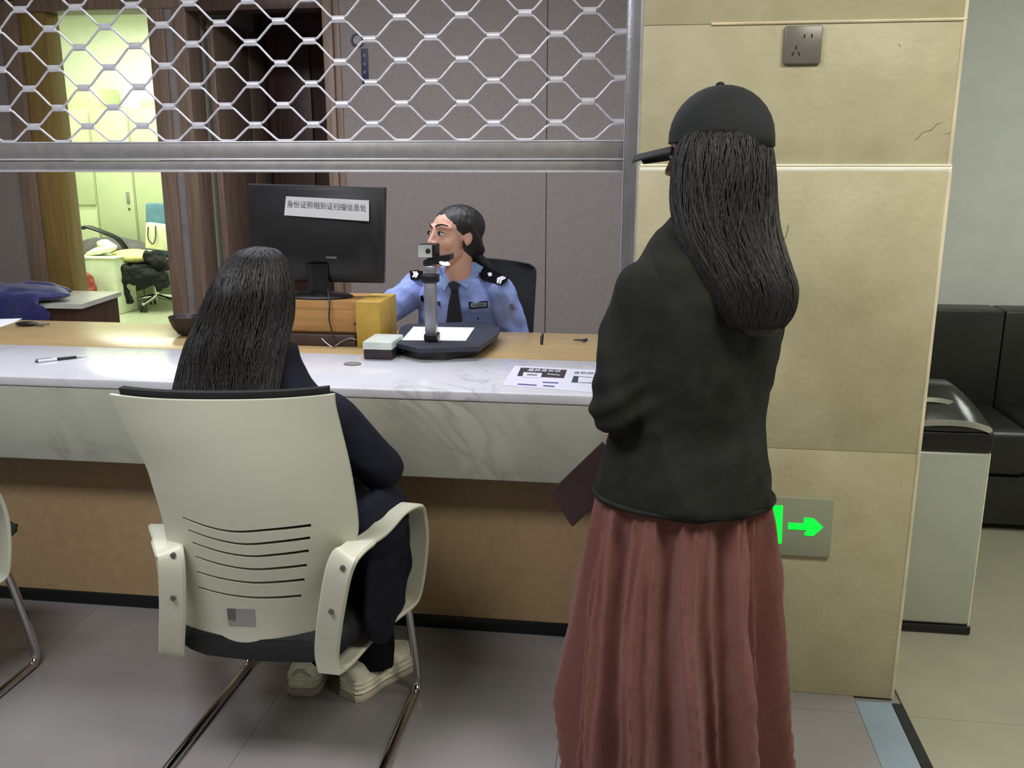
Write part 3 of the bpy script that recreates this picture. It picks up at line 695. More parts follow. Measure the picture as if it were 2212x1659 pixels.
# teal office chair
TEAL_ = mat('teal_fabric', (86, 124, 142), .8, bump=.2)
cx0, cy0 = -4.90, 8.75
oc = thing('office_chair', 'teal backed office chair on chrome star base in the inner room', 'chair', (cx0, cy0, 0))
b = B(); bx(b, -.23, .23, -.03, .03, 0, .56, .028, 3, Matrix.Translation((cx0+.03, cy0+.24, .50)) @ Matrix.Rotation(math.radians(-8), 4, 'X')); obj('backrest', b, TEAL_, oc)
b = B(); bx(b, -.26, .26, -.25, .25, 0, .08, .03, 3, Matrix.Translation((cx0-.04, cy0-.02, .40))); obj('seat', b, BLKFAB, oc)
b = B(); ribbon(b, crv([(cx0-.29, cy0+.1, .42), (cx0-.31, cy0+.08, .55), (cx0-.36, cy0+.0, .70), (cx0-.47, cy0-.08, .78), (cx0-.60, cy0-.12, .83), (cx0-.66, cy0-.13, .82)], 5), .06, .03, (0.3, 1, 0)); obj('armrest', b, BLKPL, oc)
b = B(); ribbon(b, crv([(cx0+.29, cy0+.1, .42), (cx0+.31, cy0+.08, .58), (cx0+.31, cy0+.0, .64), (cx0+.31, cy0-.2, .65)], 5), .05, .025, (1, 0, 0)); obj('armrest', b, BLKPL, oc)
b = B(); tube(b, [(cx0, cy0, .10), (cx0, cy0, .40)], .028, 12); obj('gas_lift', b, CHROME, oc)
for k in range(5):
    an = math.radians(200+72*k); dx, dy = math.cos(an), math.sin(an); e = V((cx0+dx*.29, cy0+dy*.29, .085))
    b = B(); tube(b, [(cx0, cy0, .13), e], [.026, .016], 10); lg = obj('base_leg', b, CHROME, oc)
    for s in (-1, 1):
        b = B(); c = e+V((-dy*.014*s, dx*.014*s, -.05)); tube(b, [c, c+V((-dy*.014*s, dx*.014*s, 0))], .034, 14); obj('caster', b, BLKPL, lg)
cloth_heap('yellow_cushion', 'pale yellow cushion on the teal office chair seat', 'cushion', mat('pale_yellow_cloth', (226, 222, 150), .8, bump=.3), [((cx0-.13, cy0-.1, .545), (.26, .2, .065), (0, .03, 0))], .012, .008, 9)
bgm = mat('white_tote', (226, 226, 196), .75, var=.08, vs=8)
b = B(); bx(b, -.13, .13, -.045, .045, 0, .26, .012, 2, Matrix.Translation((cx0+.04, cy0+.06, .600)) @ Matrix.Rotation(.12, 4, 'Y'))
bb = obj_c('tote_bag', b, bgm); tag(bb, 'white paper tote bag with dark handle standing on the yellow cushion', 'bag')
hb = B(); tube(hb, crv([(cx0-.03, cy0+.012, .83), (cx0-.03, cy0-.01, .72), (cx0+.015, cy0-.012, .66), (cx0+.05, cy0-.01, .72), (cx0+.05, cy0+.012, .84)], 5), .006, 6)
for v in hb.verts: v.co -= bb.location
hd = obj('handle', hb, BLKPL, None); hd.parent = bb
cloth_heap('black_coat', 'black coat heaped over the seat of the teal chair', 'coat', BLKFAB, [((cx0+.16, cy0-.24, .53), (.15, .07, .08), (0, .4, 0)), ((cx0-.02, cy0-.30, .37), (.28, .05, .10), (0, 0, 0)), ((cx0-.25, cy0-.30, .43), (.12, .07, .06), (0, 0, 0)), ((cx0-.19, cy0-.30, .24), (.06, .04, .14), (0, -.25, 0)), ((cx0-.13, cy0-.30, .13), (.05, .03, .06), (0, -.6, 0)), ((cx0+.22, cy0-.28, .32), (.08, .04, .12), (0, .4, 0))], .012, .03, 12)
# white box, towel, red bag, dark beanbag
wb_ = P(165, 565, y=8.3)
wx0, wx1 = P(166, 600, y=8.3).x, P(250, 600, y=8.3).x
cb_ = thing('white_carton', 'tall white carton in the inner room left of the teal chair', 'box', ((wx0+wx1)/2, 8.5, 0))
b = B(); bx(b, wx0, wx1, 8.3, 8.65, 0, .545, .01); obj('carton_body', b, mat('white_carton_card', (214, 222, 196), .6), cb_)
b = B(); bx(b, wx0-.012, wx1+.012, 8.288, 8.662, .546, .568, .006); obj('carton_lid', b, mat('white_carton_lid', (232, 236, 214), .5), cb_)
cloth_heap('towel', 'crumpled white towel on top of the white carton', 'towel', mat('white_towel', (226, 230, 208), .9), [((wx0+.2, 8.45, .615), (.17, .1, .04), (0, -.25, 0)), ((wx0+.25, 8.45, .67), (.08, .08, .05), (0, .3, 0))], .01, .014, 14)
cloth_heap('red_bag', 'red plastic bag in front of the white carton', 'bag', mat('red_plastic', (140, 52, 46), .5, var=.2), [((wx0+.16, 8.1, .20), (.16, .09, .20), (0, .1, 0)), ((wx0+.20, 8.1, .34), (.12, .07, .10), (0, .3, 0))], .012, .03, 10)
cloth_heap('dark_sack', 'dark grey soft sack behind the white carton', 'sack', mat('dark_grey_cloth', (92, 90, 92), .8), [((wx0+.02, 9.0, .42), (.52, .26, .30), (0, .08, 0))], .02, .02, 5)

# ------------------------------------------------------------------ wall signs in the office
WS = mat('dark_blue_print', (44, 44, 76), .5)
for dx_px, dy_px, lab in ((0, 0, 'dark blue round emblem and vertical plaque on wall behind grille'), (-770, 25, 'dark blue emblem plaque on wall at the left photo edge')):
    c = P(773+dx_px, 87+dy_px, y=WY-.024)
    if dx_px: c = V((-3.93, WY-.024, c.z-.02))
    t = thing('wall_plaque', lab, 'plaque', c)
    b = B(); tube(b, [c+V((0, -.0005, 0)), c+V((0, -.008, 0))], .040, 8); obj('emblem', b, WS, t)
    b = B(); tube(b, [c+V((0, -.0085, 0)), c+V((0, -.011, 0))], .024, 16); obj('emblem_face', b, GREYST, t)
    b = B(); bx(b, c.x+.018, c.x+.055, c.y-.008, c.y-.0005, c.z-.235, c.z-.045, .002); obj('plaque_strip', b, WS, t)
    for k in range(3):
        b = B(); bx(b, c.x+.031, c.x+.040, c.y-.0095, c.y-.0085, c.z-.09-.045*k, c.z-.075-.045*k); obj('plaque_mark', b, GREYST, t)
# officer's chair
o2 = thing('desk_chair', 'black high backed desk chair behind the officer', 'chair', (-.52, 3.8, 0))
b = B()
pts = [[P(x, y, y=3.78) for x, y in ((1010, py), (1162, py+6))] for py in (560, 720)]
tlc, trc = P(1000, 553, y=3.80), P(1161, 570, y=3.80); brc, blc = P(1152, 730, y=3.72), P(990, 730, y=3.72)
R = []
for t in [0, .04, .1, .3, .5, .7, .9, 1]:
    a, c = tlc.lerp(blc, t), trc.lerp(brc, t); ins = .03 if t == 0 else (.008 if t == .04 else 0); row = []
    dv = (c-a).normalized()
    for k in range(15):
        u = k/14; p = a.lerp(c, u)+dv*ins*(1-2*u); p.y -= .05*abs(2*u-1)**2; row.append(p)
    R.append(row+[p+V((0, .035, 0)) for p in row[::-1]])
loft(b, R); obj('backrest', b, BLKFAB, o2)
b = B(); bx(b, -.77, -.27, 3.36, 3.78, .42, .50, .03, 3); obj('seat', b, BLKFAB, o2)
b = B(); tube(b, [(-.52, 3.6, .08), (-.52, 3.6, .42)], .03, 12); obj('gas_lift', b, CHROME, o2)
b = B(); tube(b, [(-.52, 3.81, .45), (-.52, 3.9, .55), (-.52, 3.86, .85)], .02, 8); obj('back_post', b, BLKPL, o2)
for k in range(5):
    an = math.radians(18+72*k); dx, dy = math.cos(an), math.sin(an)
    b = B(); tube(b, [(-.52, 3.6, .10), (-.52+dx*.28, 3.6+dy*.28, .07)], [.025, .015], 8); tube(b, [(-.52+dx*.28-dy*.02, 3.6+dy*.28+dx*.02, .03), (-.52+dx*.28+dy*.02, 3.6+dy*.28-dx*.02, .03)], .03, 12); obj('base_leg', b, BLKPL, o2)

# ------------------------------------------------------------------ waiting area: bin and sofa
bn = thing('ash_bin', 'grey steel litter bin with black domed lid beside the pillar', 'bin', (.95, 2.95, 0))
b = B(); bx(b, .80, 1.076, 2.785, 3.06, .03, .602, .012, 4); obj('bin_body', b, mat('grey_steel_bin', (176, 182, 168), .4, metal=.1, var=.03), bn)
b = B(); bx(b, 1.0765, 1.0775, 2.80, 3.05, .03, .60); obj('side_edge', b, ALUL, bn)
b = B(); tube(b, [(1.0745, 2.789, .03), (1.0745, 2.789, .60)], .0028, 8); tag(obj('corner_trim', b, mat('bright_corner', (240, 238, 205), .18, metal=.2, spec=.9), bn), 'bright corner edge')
b = B(); bx(b, .797, 1.082, 2.780, 3.065, 0, .029, .006); obj('bin_base', b, BLKPL, bn)
b = B(); bx(b, .797, 1.080, 2.781, 3.064, .603, .668, .010, 3); obj('rim', b, BLKPL, bn)
b = B(); R = []
for t in [0, .15, .3, .45, .6, .75, .9, 1]:
    an = t*math.pi/2; s = 1-.62*t-.1*t*t; R.append([V((.9385+sx*.138*s, 2.9225+sy*.138*s, .669+.118*(.35*math.sin(an)+.65*t))) for sx, sy in ((-1, -1), (-.4, -1.06), (.4, -1.06), (1, -1), (1.06, -.4), (1.06, .4), (1, 1), (.4, 1.06), (-.4, 1.06), (-1, 1), (-1.06, .4), (-1.06, -.4))])
loft(b, R); obj('domed_lid', b, mat('dark_gloss_lid', (44, 46, 42), .22), bn, True)
STL = mat('steel_band', (158, 158, 146), .28, metal=.4)
b = B(); ribbon(b, crv([(.80, 2.776, .672), (.87, 2.772, .692), (.95, 2.772, .697), (1.02, 2.775, .69), (1.07, 2.782, .672)], 5), [.004]+[.018]*19+[.004], .003, (0, .25, 1)); obj('lid_band', b, STL, bn)
b = B(); ribbon(b, crv([(.84, 2.835, .745), (.90, 2.83, .752), (.955, 2.832, .745), (1.0, 2.84, .728)], 5), [.004]+[.015]*14+[.003], .003, (0, .4, 1)); obj('lid_band', b, STL, bn)
SOFA = mat('black_leather', (34, 34, 31), .38, var=.12, vs=10, bump=.12, bs=90)
sf = thing('waiting_sofa', 'long black leather sofa against the pale wall behind the bin', 'sofa', (2.2, 4.05, 0))
for k in range(3):
    x0 = .95+k*.62
    b = B(); bx(b, x0, x0+.615, 3.66, 4.12, .24, .43, .035, 4); obj('seat_cushion', b, SOFA, sf)
    b = B(); bx(b, x0, x0+.6192, 4.10, 4.28, .40, .84, .012, 2); obj('back_cushion', b, SOFA, sf)
b = B(); bx(b, .93, 2.83, 3.68, 4.28, .03, .235, .01, 2); obj('base', b, SOFA, sf)
for x in (.80, 2.83):
    b = B(); bx(b, x, x+.14, 3.66, 4.28, .03, .60, .04, 4); obj('armrest', b, SOFA, sf)
for x in (.85, 2.9):
    for y in (3.72, 4.2):
        b = B(); bx(b, x-.02, x+.02, y-.02, y+.02, 0, .03); obj('foot', b, BLKPL, sf)

# ------------------------------------------------------------------ people
def merge(b, b2, M=None):
    if M is not None: b2.transform(M)
    me = bpy.data.meshes.new('m'); b2.to_mesh(me); b2.free(); b.from_mesh(me); bpy.data.meshes.remove(me)
def head_shells():
    h = B()
    ell(h, (0, -.012, .022), (.073, .091, .070)); ell(h, (0, .030, -.020), (.060, .060, .085)); ell(h, (0, .032, -.062), (.046, .046, .046))
    ell(h, (0, .066, -.092), (.021, .019, .018), sub=2); ell(h, (0, .020, -.055), (.055, .05, .045))
    for s in (-1, 1):
        ell(h, (s*.034, .058, -.028), (.024, .024, .028), sub=2); ell(h, (s*.012, .096, -.030), (.0095, .010, .008), sub=2)
        limb(h, [(s*.012, .080, .026), (s*.032, .078, .030), (s*.050, .060, .024)], [.0075, .0078, .007], 8)
        ell(h, (s*.030, .071, .004), (.0175, .0125, .0115), sub=2)
        ell(h, (s*.072, -.006, -.004), (.007, .019, .031), (0, 0, s*.35), sub=2); ell(h, (s*.074, -.002, -.024), (.006, .010, .012), sub=2)
    limb(h, [(0, .080, .022), (0, .088, .004), (0, .100, -.020), (0, .104, -.027)], [.0075, .0085, .0098, .0105], 10)
    ell(h, (0, .080, -.060), (.022, .012, .012), sub=2)
    limb(h, [(0, -.020, -.050), (0, -.028, -.10), (0, -.030, -.17)], [.050, .049, .054], 18)
    return h
def face_parts(root, HM, look=.0):
    for s in (-1, 1):
        b = B(); ell(b, (0, 0, 0), (.0135, .0105, .0062)); b.transform(HM @ Matrix.Translation((s*.030, .0755, .004))); e = obj('eye', b, EYEW, root, True)
        b = B(); ell(b, (0, 0, 0), (.0066, .0030, .0060)); b.transform(HM @ Matrix.Translation((s*.030+look, .0848, .0040))); obj('iris', b, IRIS, e, True)
        b = B(); tube(b, [(s*.014, .0835, .0055), (s*.022, .0868, .0108), (s*.032, .0868, .0115), (s*.042, .0810, .0090), (s*.048, .073, .005)], [.0008, .0019, .0021, .0018, .0008], 6); b.transform(HM); obj('eyelashes', b, BROWH, root, True)
        b = B(); ribbon(b, crv([(s*.010, .0900, .027), (s*.022, .0885, .0330), (s*.036, .0800, .0355), (s*.050, .0630, .031)], 4), [.003]+[.0062]*8+[.0055]*3+[.002], .0025, (0, .1, 1)); b.transform(HM); obj('eyebrow', b, BROWH, root, True)
    for z, r in ((-.0565, .0040), (-.0635, .0048)):
        b = B(); tube(b, crv([(-.023, .0815, -.060), (-.010, .0925, z), (0, .0940, z-.0005), (.010, .0925, z), (.023, .0815, -.060)], 4), [.001]+[r]*15+[.001], 8); b.transform(HM); obj('lip', b, LIP, root, True)
def hand_shells(M, thumb=1, curl=.5):
    h = B(); ell(h, (.045, 0, 0), (.048, .040, .0135)); limb(h, [(0, 0, 0), (.03, 0, 0)], [.024, .022], 12)
    for y, L, dy in ((.030, .070, .10), (.010, .078, .03), (-.0105, .072, -.03), (-.030, .057, -.10)):
        y *= thumb; p = V((.075, y, 0)); a = .15; pts = [p]; 
        for f in (.45, .32, .23):
            a += curl*.75; p = p+V((math.cos(a), math.sin(dy*thumb)*.6, -math.sin(a)))*L*f; pts.append(p)
        limb(h, pts, [.0086, .0080, .0074, .0064], 8)
    limb(h, [(.018, .030*thumb, -.003), (.045, .052*thumb, -.012), (.066, .058*thumb, -.024), (.084, .054*thumb, -.034)], [.012, .0105, .0088, .0072], 8)
    h.transform(M); return h
def aim(p, q, up=V((0, 0, 1))):
    'matrix with +X along p to q, origin p, Z near up'
    p, q = V(p), V(q); x = (q-p).normalized(); z = (up-x*up.dot(x)).normalized(); y = z.cross(x)
    return Matrix.Translation(p) @ Matrix((x, y, z)).transposed().to_4x4()
def folds(amp, fx=9, fz=5, seed=0):
    def f(c):
        q = V((c.x*fx+seed, c.y*fx, c.z*fz+c.x*3))
        a = noise.noise(q); c2 = noise.noise(q*2.1+V((3, 1, 7)))
        return amp*((1-2*abs(a))*.8+c2*.5-.3)
    return f
def strands(b, rings, n, r, th0, th1, rnd=.012, seg=4, jit=.15):
    'rings: list of (centre, half width, half depth, rotation)'
    for _ in range(n):
        t = random.uniform(th0, th1); o = random.uniform(-jit, jit); pts = []; e = random.uniform(.88, 1.0); lift = random.uniform(.97, 1.035); w1, w2 = random.uniform(0, 6), random.uniform(.05, .16)
        m = len(rings)-1
        for i, (c, a, d, ro) in enumerate(rings):
            if i/m > e: break
            tt = t+o*i/m+w2*math.sin(w1+i*1.1); x, y = a*math.cos(tt)*lift, d*math.sin(tt)*lift
            pts.append(V(c)+V((x*math.cos(ro)-y*math.sin(ro), x*math.sin(ro)+y*math.cos(ro), random.uniform(-1, 1)*rnd*.3)))
        if len(pts) < 3: continue
        c = crv(pts, 4); k = len(c); tube(b, c, [r*(.4+.6*math.sin(math.pi*min(1, (j+1)/k*1.15)) if j < k-1 else .1*1) for j in range(k)], seg)
def shoe(root, heel, toe, label=None, w=.046, high=.075):
    heel, toe = V(heel), V(toe); ax = (toe-heel); L = ax.length; ax.normalize(); sd = V((ax.y, -ax.x, 0))
    prof = [(0, .55, .9), (.06, .80, 1), (.2, .86, 1), (.38, .80, .98), (.55, .92, .80), (.72, 1.04, .64), (.86, 1.0, .55), (.95, .80, .46), (1.0, .45, .36)]
    def rings(zb, zt, k, wk):
        R = []
        for t, ww, hh in prof:
            c = heel+ax*(t*L*k-(k-1)*L*.4); W = w*ww*wk; H = zb+(zt-zb)*(hh if zt > .05 else 1); row = []
            for s, z in ((-1, zb), (-1.04, zb+.35*(H-zb)), (-.86, zb+.75*(H-zb)), (-.4, H), (.4, H), (.86, zb+.75*(H-zb)), (1.04, zb+.35*(H-zb)), (1, zb)): row.append(c+sd*s*W+V((0, 0, z)))
            R.append(row)
        return R
    s0 = B(); loft(s0, rings(.020, high, 1, 1)); b2 = fuse(s0, .004, 3, lambda c: .0016*noise.noise(c*60)); up = obj('shoe_upper', b2, SHOE, root, True)
    b = B(); loft(b, rings(.001, .024, 1.05, 1.08)); so_ = obj('shoe_sole', b, SHOED, up)
    b = B(); loft(b, rings(.025, .030, 1.03, 1.045)); obj('sole_band', b, SHOE, up)
    for zz, kk in ((.040, 1.06), (.053, 1.04)):
        R = rings(zz, zz+.006, 1.02, kk); b = B(); loft(b, [[V((p.x, p.y, min(p.z, zz+.006))) for p in r] for r in R]); obj('side_band', b, SHOE, up)
    b = B(); c = heel+ax*.004; tube(b, crv([c+sd*w*.5+V((0, 0, high*.62)), c-ax*.006+V((0, 0, high*.80)), c-sd*w*.5+V((0, 0, high*.62))], 4), .005, 8); obj('heel_tab', b, SHOED, up, True)
    for t in (.45, .53, .61):
        c = heel+ax*(t*L)+V((0, 0, .022+(high-.02)*(.98-(t-.38)*1.2))); b = B(); tube(b, [c-sd*w*.5, c+V((0, 0, .004)), c+sd*w*.5], .0028, 6); obj('lace', b, PAPER, up, True)
    return up

# ---------------- standing woman
TH = math.radians(32); O = V((.135, 1.93, 0))
def S(x, y, z): return O+V((x*math.cos(TH)-y*math.sin(TH), x*math.sin(TH)+y*math.cos(TH), z))
wo = thing('person', 'standing woman in black cap, black knit top and long rose skirt', 'person', O, TH)
HC = V((.150, 1.935, 1.468)); HM = Matrix.Translation(HC) @ Matrix.Rotation(math.radians(62), 4, 'Z') @ Matrix.Rotation(math.radians(-4), 4, 'X')
bd = B(); merge(bd, head_shells(), HM)
TR = [(1.325, .050, .050, 0), (1.29, .065, .055, 0), (1.25, .11, .070, 0), (1.18, .145, .085, 0), (1.05, .135, .085, 0), (.95, .125, .085, 0), (.85, .125, .09, 0), (.78, .13, .095, 0)]
def SR(z, a, d, y=0, n=36): return ell_ring(S(0, y, z), a, d, TH, n)
loft(bd, [SR(z, a, d) for z, a, d, y in TR[::-1]])
LS, LE, LW = S(-.142, 0, 1.205), V((-.040, 1.845, .955)), V((-.045, 2.02, .900))
RS, RE, RW = S(.150, 0, 1.205), V((.268, 2.055, .975)), V((.15, 2.17, .90))
LH, RH = V((-.005, 2.10, .855)), V((.085, 2.17, .865))
limb(bd, [LS, LE, LW], [.045, .036, .024]); limb(bd, [RS, RE, RW], [.045, .036, .024])
merge(bd, hand_shells(aim(LW, LH, V((.9, -.2, .5))), 1, .9)); merge(bd, hand_shells(aim(RW, V((.03, 2.135, .86)), V((.1, 1, .3))), -1, .9))
for s in (-1, 1):
    limb(bd, [S(s*.08, 0, .80), S(s*.08, .01, .45), S(s*.075, -.01, .08)], [.078, .055, .036]); ell(bd, S(s*.078, .045, .036), (.04, .105, .034), (0, 0, TH))
body = obj('body', fuse(bd, .0045, 3), SKIN, wo, True)
face_parts(wo, HM)
rows = []
for py, l, r in ((1040, 1296, 1660), (1080, 1288, 1664), (1120, 1279, 1668), (1200, 1262, 1674), (1300, 1244, 1680), (1400, 1229, 1687), (1500, 1218, 1690), (1600, 1211, 1691), (1659, 1208, 1692)):
    a, c = P(l, py, y=1.93), P(r, py, y=1.93); rows.append((a.z*.5+c.z*.5, (a.x+c.x)/2, (c.x-a.x)/2))
rows.insert(0, (.87, rows[0][1], rows[0][2]*.93)); rows.append((.022, rows[-1][1], rows[-1][2]*1.01))
def at_z(z):
    for (z0, c0, h0), (z1, c1, h1) in zip(rows, rows[1:]):
        if z0 >= z >= z1:
            t = (z0-z)/(z0-z1) if z0 != z1 else 0; return c0+(c1-c0)*t, h0+(h1-h0)*t
    return rows[-1][1:]
# knit top
jk = B()
TR2 = [(1.345, .066, .064, 0), (1.32, .085, .074, 0), (1.29, .118, .088, 0), (1.25, .152, .104, 0), (1.18, .176, .118, -.004), (1.05, .178, .124, -.004), (.95, .170, .124, 0)]
low = [ell_ring((at_z(z)[0], 1.93, z), at_z(z)[1]*k+.010, at_z(z)[1]*.77*k+.010, 0, 36) for z, k in ((.742, 1.0), (.765, 1.01), (.80, 1.01), (.86, .97))]
loft(jk, low+[SR(z, a, d, y) for z, a, d, y in TR2[::-1]])
limb(jk, [LS, LS.lerp(LE, .5), LE, LE.lerp(LW, .6)], [.058, .060, .060, .044]); limb(jk, [LE.lerp(LW, .6), LW+V((0, -.012, 0))], [.044, .036])
limb(jk, [RS, RS.lerp(RE, .5), RE, RW], [.058, .058, .050, .036])
def jf(c):
    a = folds(.016, 6, 3.0, 2)(c)+.004*noise.noise(V((c.x*16-c.z*9, c.y*10, c.z*14)))
    if c.z < .80: a += .003*math.sin(c.z*260)*0
    dl = (c-LE).length
    if dl < .14: a += .006*math.sin((c.z*2.2-c.x*1.2)*52)*(1-dl/.14)
    return a
jb = fuse(jk, .006, 4, jf)
for _ in range(2): bmesh.ops.smooth_vert(jb, verts=jb.verts, factor=.4, use_axis_x=True, use_axis_y=True, use_axis_z=True)
# neck opening and hem
obj('knit_top', jb, BLACKJ, wo, True)
b = B(); tube(b, ell_ring((at_z(.745)[0], 1.93, .745), at_z(.745)[1]+.008, at_z(.745)[1]*.77+.008, 0, 60), .0065, 8, closed=True); obj('hem_band', b, BLACKJ, wo, True)
# long skirt
sk = B(); R = []; NZ, NT = 70, 300
for i in range(NZ+1):
    z = .80-(.80-.025)*i/NZ; cx_, hw = at_z(z); dn = i/NZ; row = []
    for k in range(NT):
        t = 2*math.pi*k/NT
        g = noise.noise(V((math.cos(t)*2.4, math.sin(t)*2.4, z*1.0)))
        tw = t+.10*noise.noise(V((5, math.sin(t)*1.5, z*2.2)))+.25*g*dn*.5
        fine = abs(math.sin(tw*17+1.3*math.sin(z*4)))**.8*(1-dn)**1.5
        big = 1-abs(math.sin(tw*5.5+.8*math.sin(z*2.1)+1.0))**.7
        mid = 1-abs(math.sin(tw*9.5+2+1.1*math.sin(z*3.3+t)))**.8
        amp = .006*fine+min(1, .25+dn*4)*((.030+.036*dn)*(big-.5)+(.020+.018*dn)*(mid-.5)+.006*noise.noise(V((t*9, 2, z*7))))+.012*g*dn-.004
        rr = 1-.02-.015*dn
        row.append(V((cx_+(hw*rr+amp)*math.cos(t), 1.93+(hw*.76+amp*1.3)*math.sin(t), z)))
    R.append(row)
loft(sk, R, cap=False); so2 = obj('skirt', sk, SKIRT, wo, True)
md = so2.modifiers.new('s', 'SOLIDIFY'); md.thickness = .004; md.offset = -1
# cap
cp = B(); R = []
for i in range(9):
    an = i/8*math.pi/2*.97; R.append([V((math.cos(t)*(.084*math.cos(an)+.002), math.sin(t)*(.106*math.cos(an)+.002)-.012, .030+.104*math.sin(an))) for t in [2*math.pi*k/40 for k in range(40)]])
R.insert(0, [p*1.0+V((0, 0, -.022)) for p in R[0]]); R[0] = [V((p.x, p.y, p.z+(.02 if p.y > .03 else 0))) for p in R[0]]
loft(cp, R); cp.transform(HM); cap = obj('cap', cp, CAPM, wo, True)
br = B(); R = []
for i in range(7):
    y = .080+i*.0165; hw = .075*math.sqrt(max(.02, 1-(i/6.3)**2.6)); R.append([V((hw*u, y-.018*abs(u)**2*(1-i/7), .026-.012*(i/6)-.016*u*u)) for u in [q/8 for q in range(-8, 9)]]+[V((hw*u, y-.018*abs(u)**2*(1-i/7), .022-.012*(i/6)-.016*u*u)) for u in [q/8 for q in range(8, -9, -1)]])
loft(br, R); br.transform(HM); obj('brim', br, CAPM, cap)
b = B(); ell(b, (0, -.012, .1345), (.009, .009, .006), sub=2); b.transform(HM); obj('cap_button', b, CAPM, cap, True)
# long hair down her back
HR = []
for px, py, y, hwp, dep in ((1564, 284, 1.915, 84, .074), (1563, 320, 1.915, 99, .088), (1562, 380, 1.905, 107, .090), (1563, 440, 1.89, 110, .082), (1572, 500, 1.865, 108, .066), (1596, 560, 1.84, 104, .050), (1624, 620, 1.82, 94, .040), (1636, 670, 1.808, 78, .032), (1636, 705, 1.802, 56, .026), (1636, 728, 1.802, 26, .016)):
    HR.append((P(px, py, y=y), hwp*1.83/FPX, dep, .15))
hb = B(); loft(hb, [ell_ring(c, a*.93, d*.93, ro, 30) for c, a, d, ro in HR[::-1]])
b2 = fuse(hb, .006, 3, lambda c: .004*noise.noise(V((c.x*60, c.y*60, c.z*5))))
strands(b2, HR, 520, .0019, math.pi*.92, math.pi*2.1)
for pts in ([P(1690, 520, y=1.85), P(1697, 512, y=1.85), P(1701, 498, y=1.85), P(1703, 486, y=1.85)], [P(1676, 500, y=1.86), P(1686, 520, y=1.86), P(1690, 560, y=1.85), P(1700, 600, y=1.85)], [P(1672, 420, y=1.9), P(1677, 470, y=1.9), P(1680, 520, y=1.88)]): tube(b2, crv(pts, 4), .0006, 4)
obj('long_hair', b2, HAIR, wo, True)
# dark folder in her hand
fd = B(); q4 = [P(1187, 1066, y=2.115), P(1236, 1139, y=2.10), P(1345, 1052, y=2.09), P(1296, 962, y=2.105)]
q4[2] = q4[1]+(q4[3]-q4[0])*1.05; q4[3] = q4[0]+(q4[3]-q4[0])*1.05
prism(fd, q4, (0, .006, 0)); bmesh.ops.bevel(fd, geom=list(fd.edges), offset=.0018, segments=2, affect='EDGES')
wal = thing('folder', 'dark maroon folder held low in front by the standing woman', 'folder', (q4[0]+q4[2])/2)
obj('front_cover', fd, mat('maroon_leather', (54, 34, 34), .5, var=.15, bump=.1), wal)
fd = B(); prism(fd, [p+V((0, .0095, 0)) for p in q4], (0, .003, 0)); obj('back_cover', fd, MC['maroon_leather'], wal)
fd = B(); c = sum(q4, V())/4; prism(fd, [c+(p-c)*.96+V((0, .0065, 0)) for p in q4], (0, .0026, 0)); obj('pages', fd, BLKPL, wal)

# ---------------- seated woman
sw = thing('person', 'woman with long black hair seated in the white chair facing the counter', 'person', (-.84, 2.0, 0))
HC = P(552, 655, y=2.02); HM2 = Matrix.Translation(HC) @ Matrix.Rotation(math.radians(-28), 4, 'Z') @ Matrix.Rotation(math.radians(-12), 4, 'X')
bd = B(); merge(bd, head_shells(), HM2)
TR = [(.462, -.835, 2.00, .155, .115), (.55, -.835, 1.99, .145, .10), (.70, -.835, 1.975, .130, .085), (.82, -.845, 1.975, .14, .085), (.88, -.855, 1.98, .11, .07), (.93, -.86, 1.99, .06, .05), (1.03, -.86, 2.0, .055, .055)]
loft(bd, [ell_ring((x, y, z), a, d, 0, 32) for z, x, y, a, d in TR])
LS, LE, LW = V((-1.01, 1.98, .865)), V((-1.055, 2.04, .70)), V((-.96, 2.24, .675))
RS, RE, RW = V((-.700, 1.985, .868)), V((-.605, 2.045, .730)), V((-.685, 2.235, .68))
limb(bd, [LS, LE, LW], [.042, .036, .024]); limb(bd, [RS, RE, RW], [.042, .036, .024])
merge(bd, hand_shells(aim(LW, LW+V((.06, .06, -.03)), V((0, 0, 1))), -1, .35)); merge(bd, hand_shells(aim(RW, RW+V((-.06, .06, -.03)), V((0, 0, 1))), 1, .35))
LEGS = ((-.925, -.935, -.885), (-.755, -.735, -.708))
for hx, kx_, ax in LEGS:
    limb(bd, [(hx, 2.03, .535), (kx_, 2.37, .53), (ax, 2.285, .12), (ax, 2.25, .07)], [.075, .055, .036, .035])
obj('body', fuse(bd, .0045, 3), SKIN, sw, True)
face_parts(sw, HM2)
tr2 = B()
for hx, kx_, ax in LEGS:
    limb(tr2, [(hx, 2.0, .535), (kx_, 2.37, .53), (kx_*.4+ax*.6, 2.34, .33), (ax, 2.275, .135)], [.086, .074, .062, .052]); tube(tr2, [(ax, 2.28, .16), (ax+.002, 2.25, .058)], [.056, .058], 20)
ell(tr2, (-.835, 1.99, .53), (.17, .13, .075))
obj('trousers', fuse(tr2, .007, 4, folds(.006, 10, 8, 5)), BLACKP, sw, True)
jk = B()
TJ = [(.47, -.825, 1.995, .205, .150), (.55, -.83, 1.985, .200, .140), (.70, -.835, 1.97, .180, .125), (.80, -.85, 1.97, .185, .125), (.87, -.86, 1.98, .178, .108), (.915, -.86, 1.985, .145, .092), (.955, -.86, 1.99, .112, .082), (1.0, -.862, 2.0, .084, .074), (1.035, -.862, 2.01, .072, .068)]
loft(jk, [ell_ring((x, y, z), a, d, 0, 36) for z, x, y, a, d in TJ])
limb(jk, [RS, RS.lerp(RE, .5), RE, RE.lerp(RW, .8)], [.064, .060, .057, .040]); limb(jk, [LS, LE, LE.lerp(LW, .8)], [.066, .056, .040])
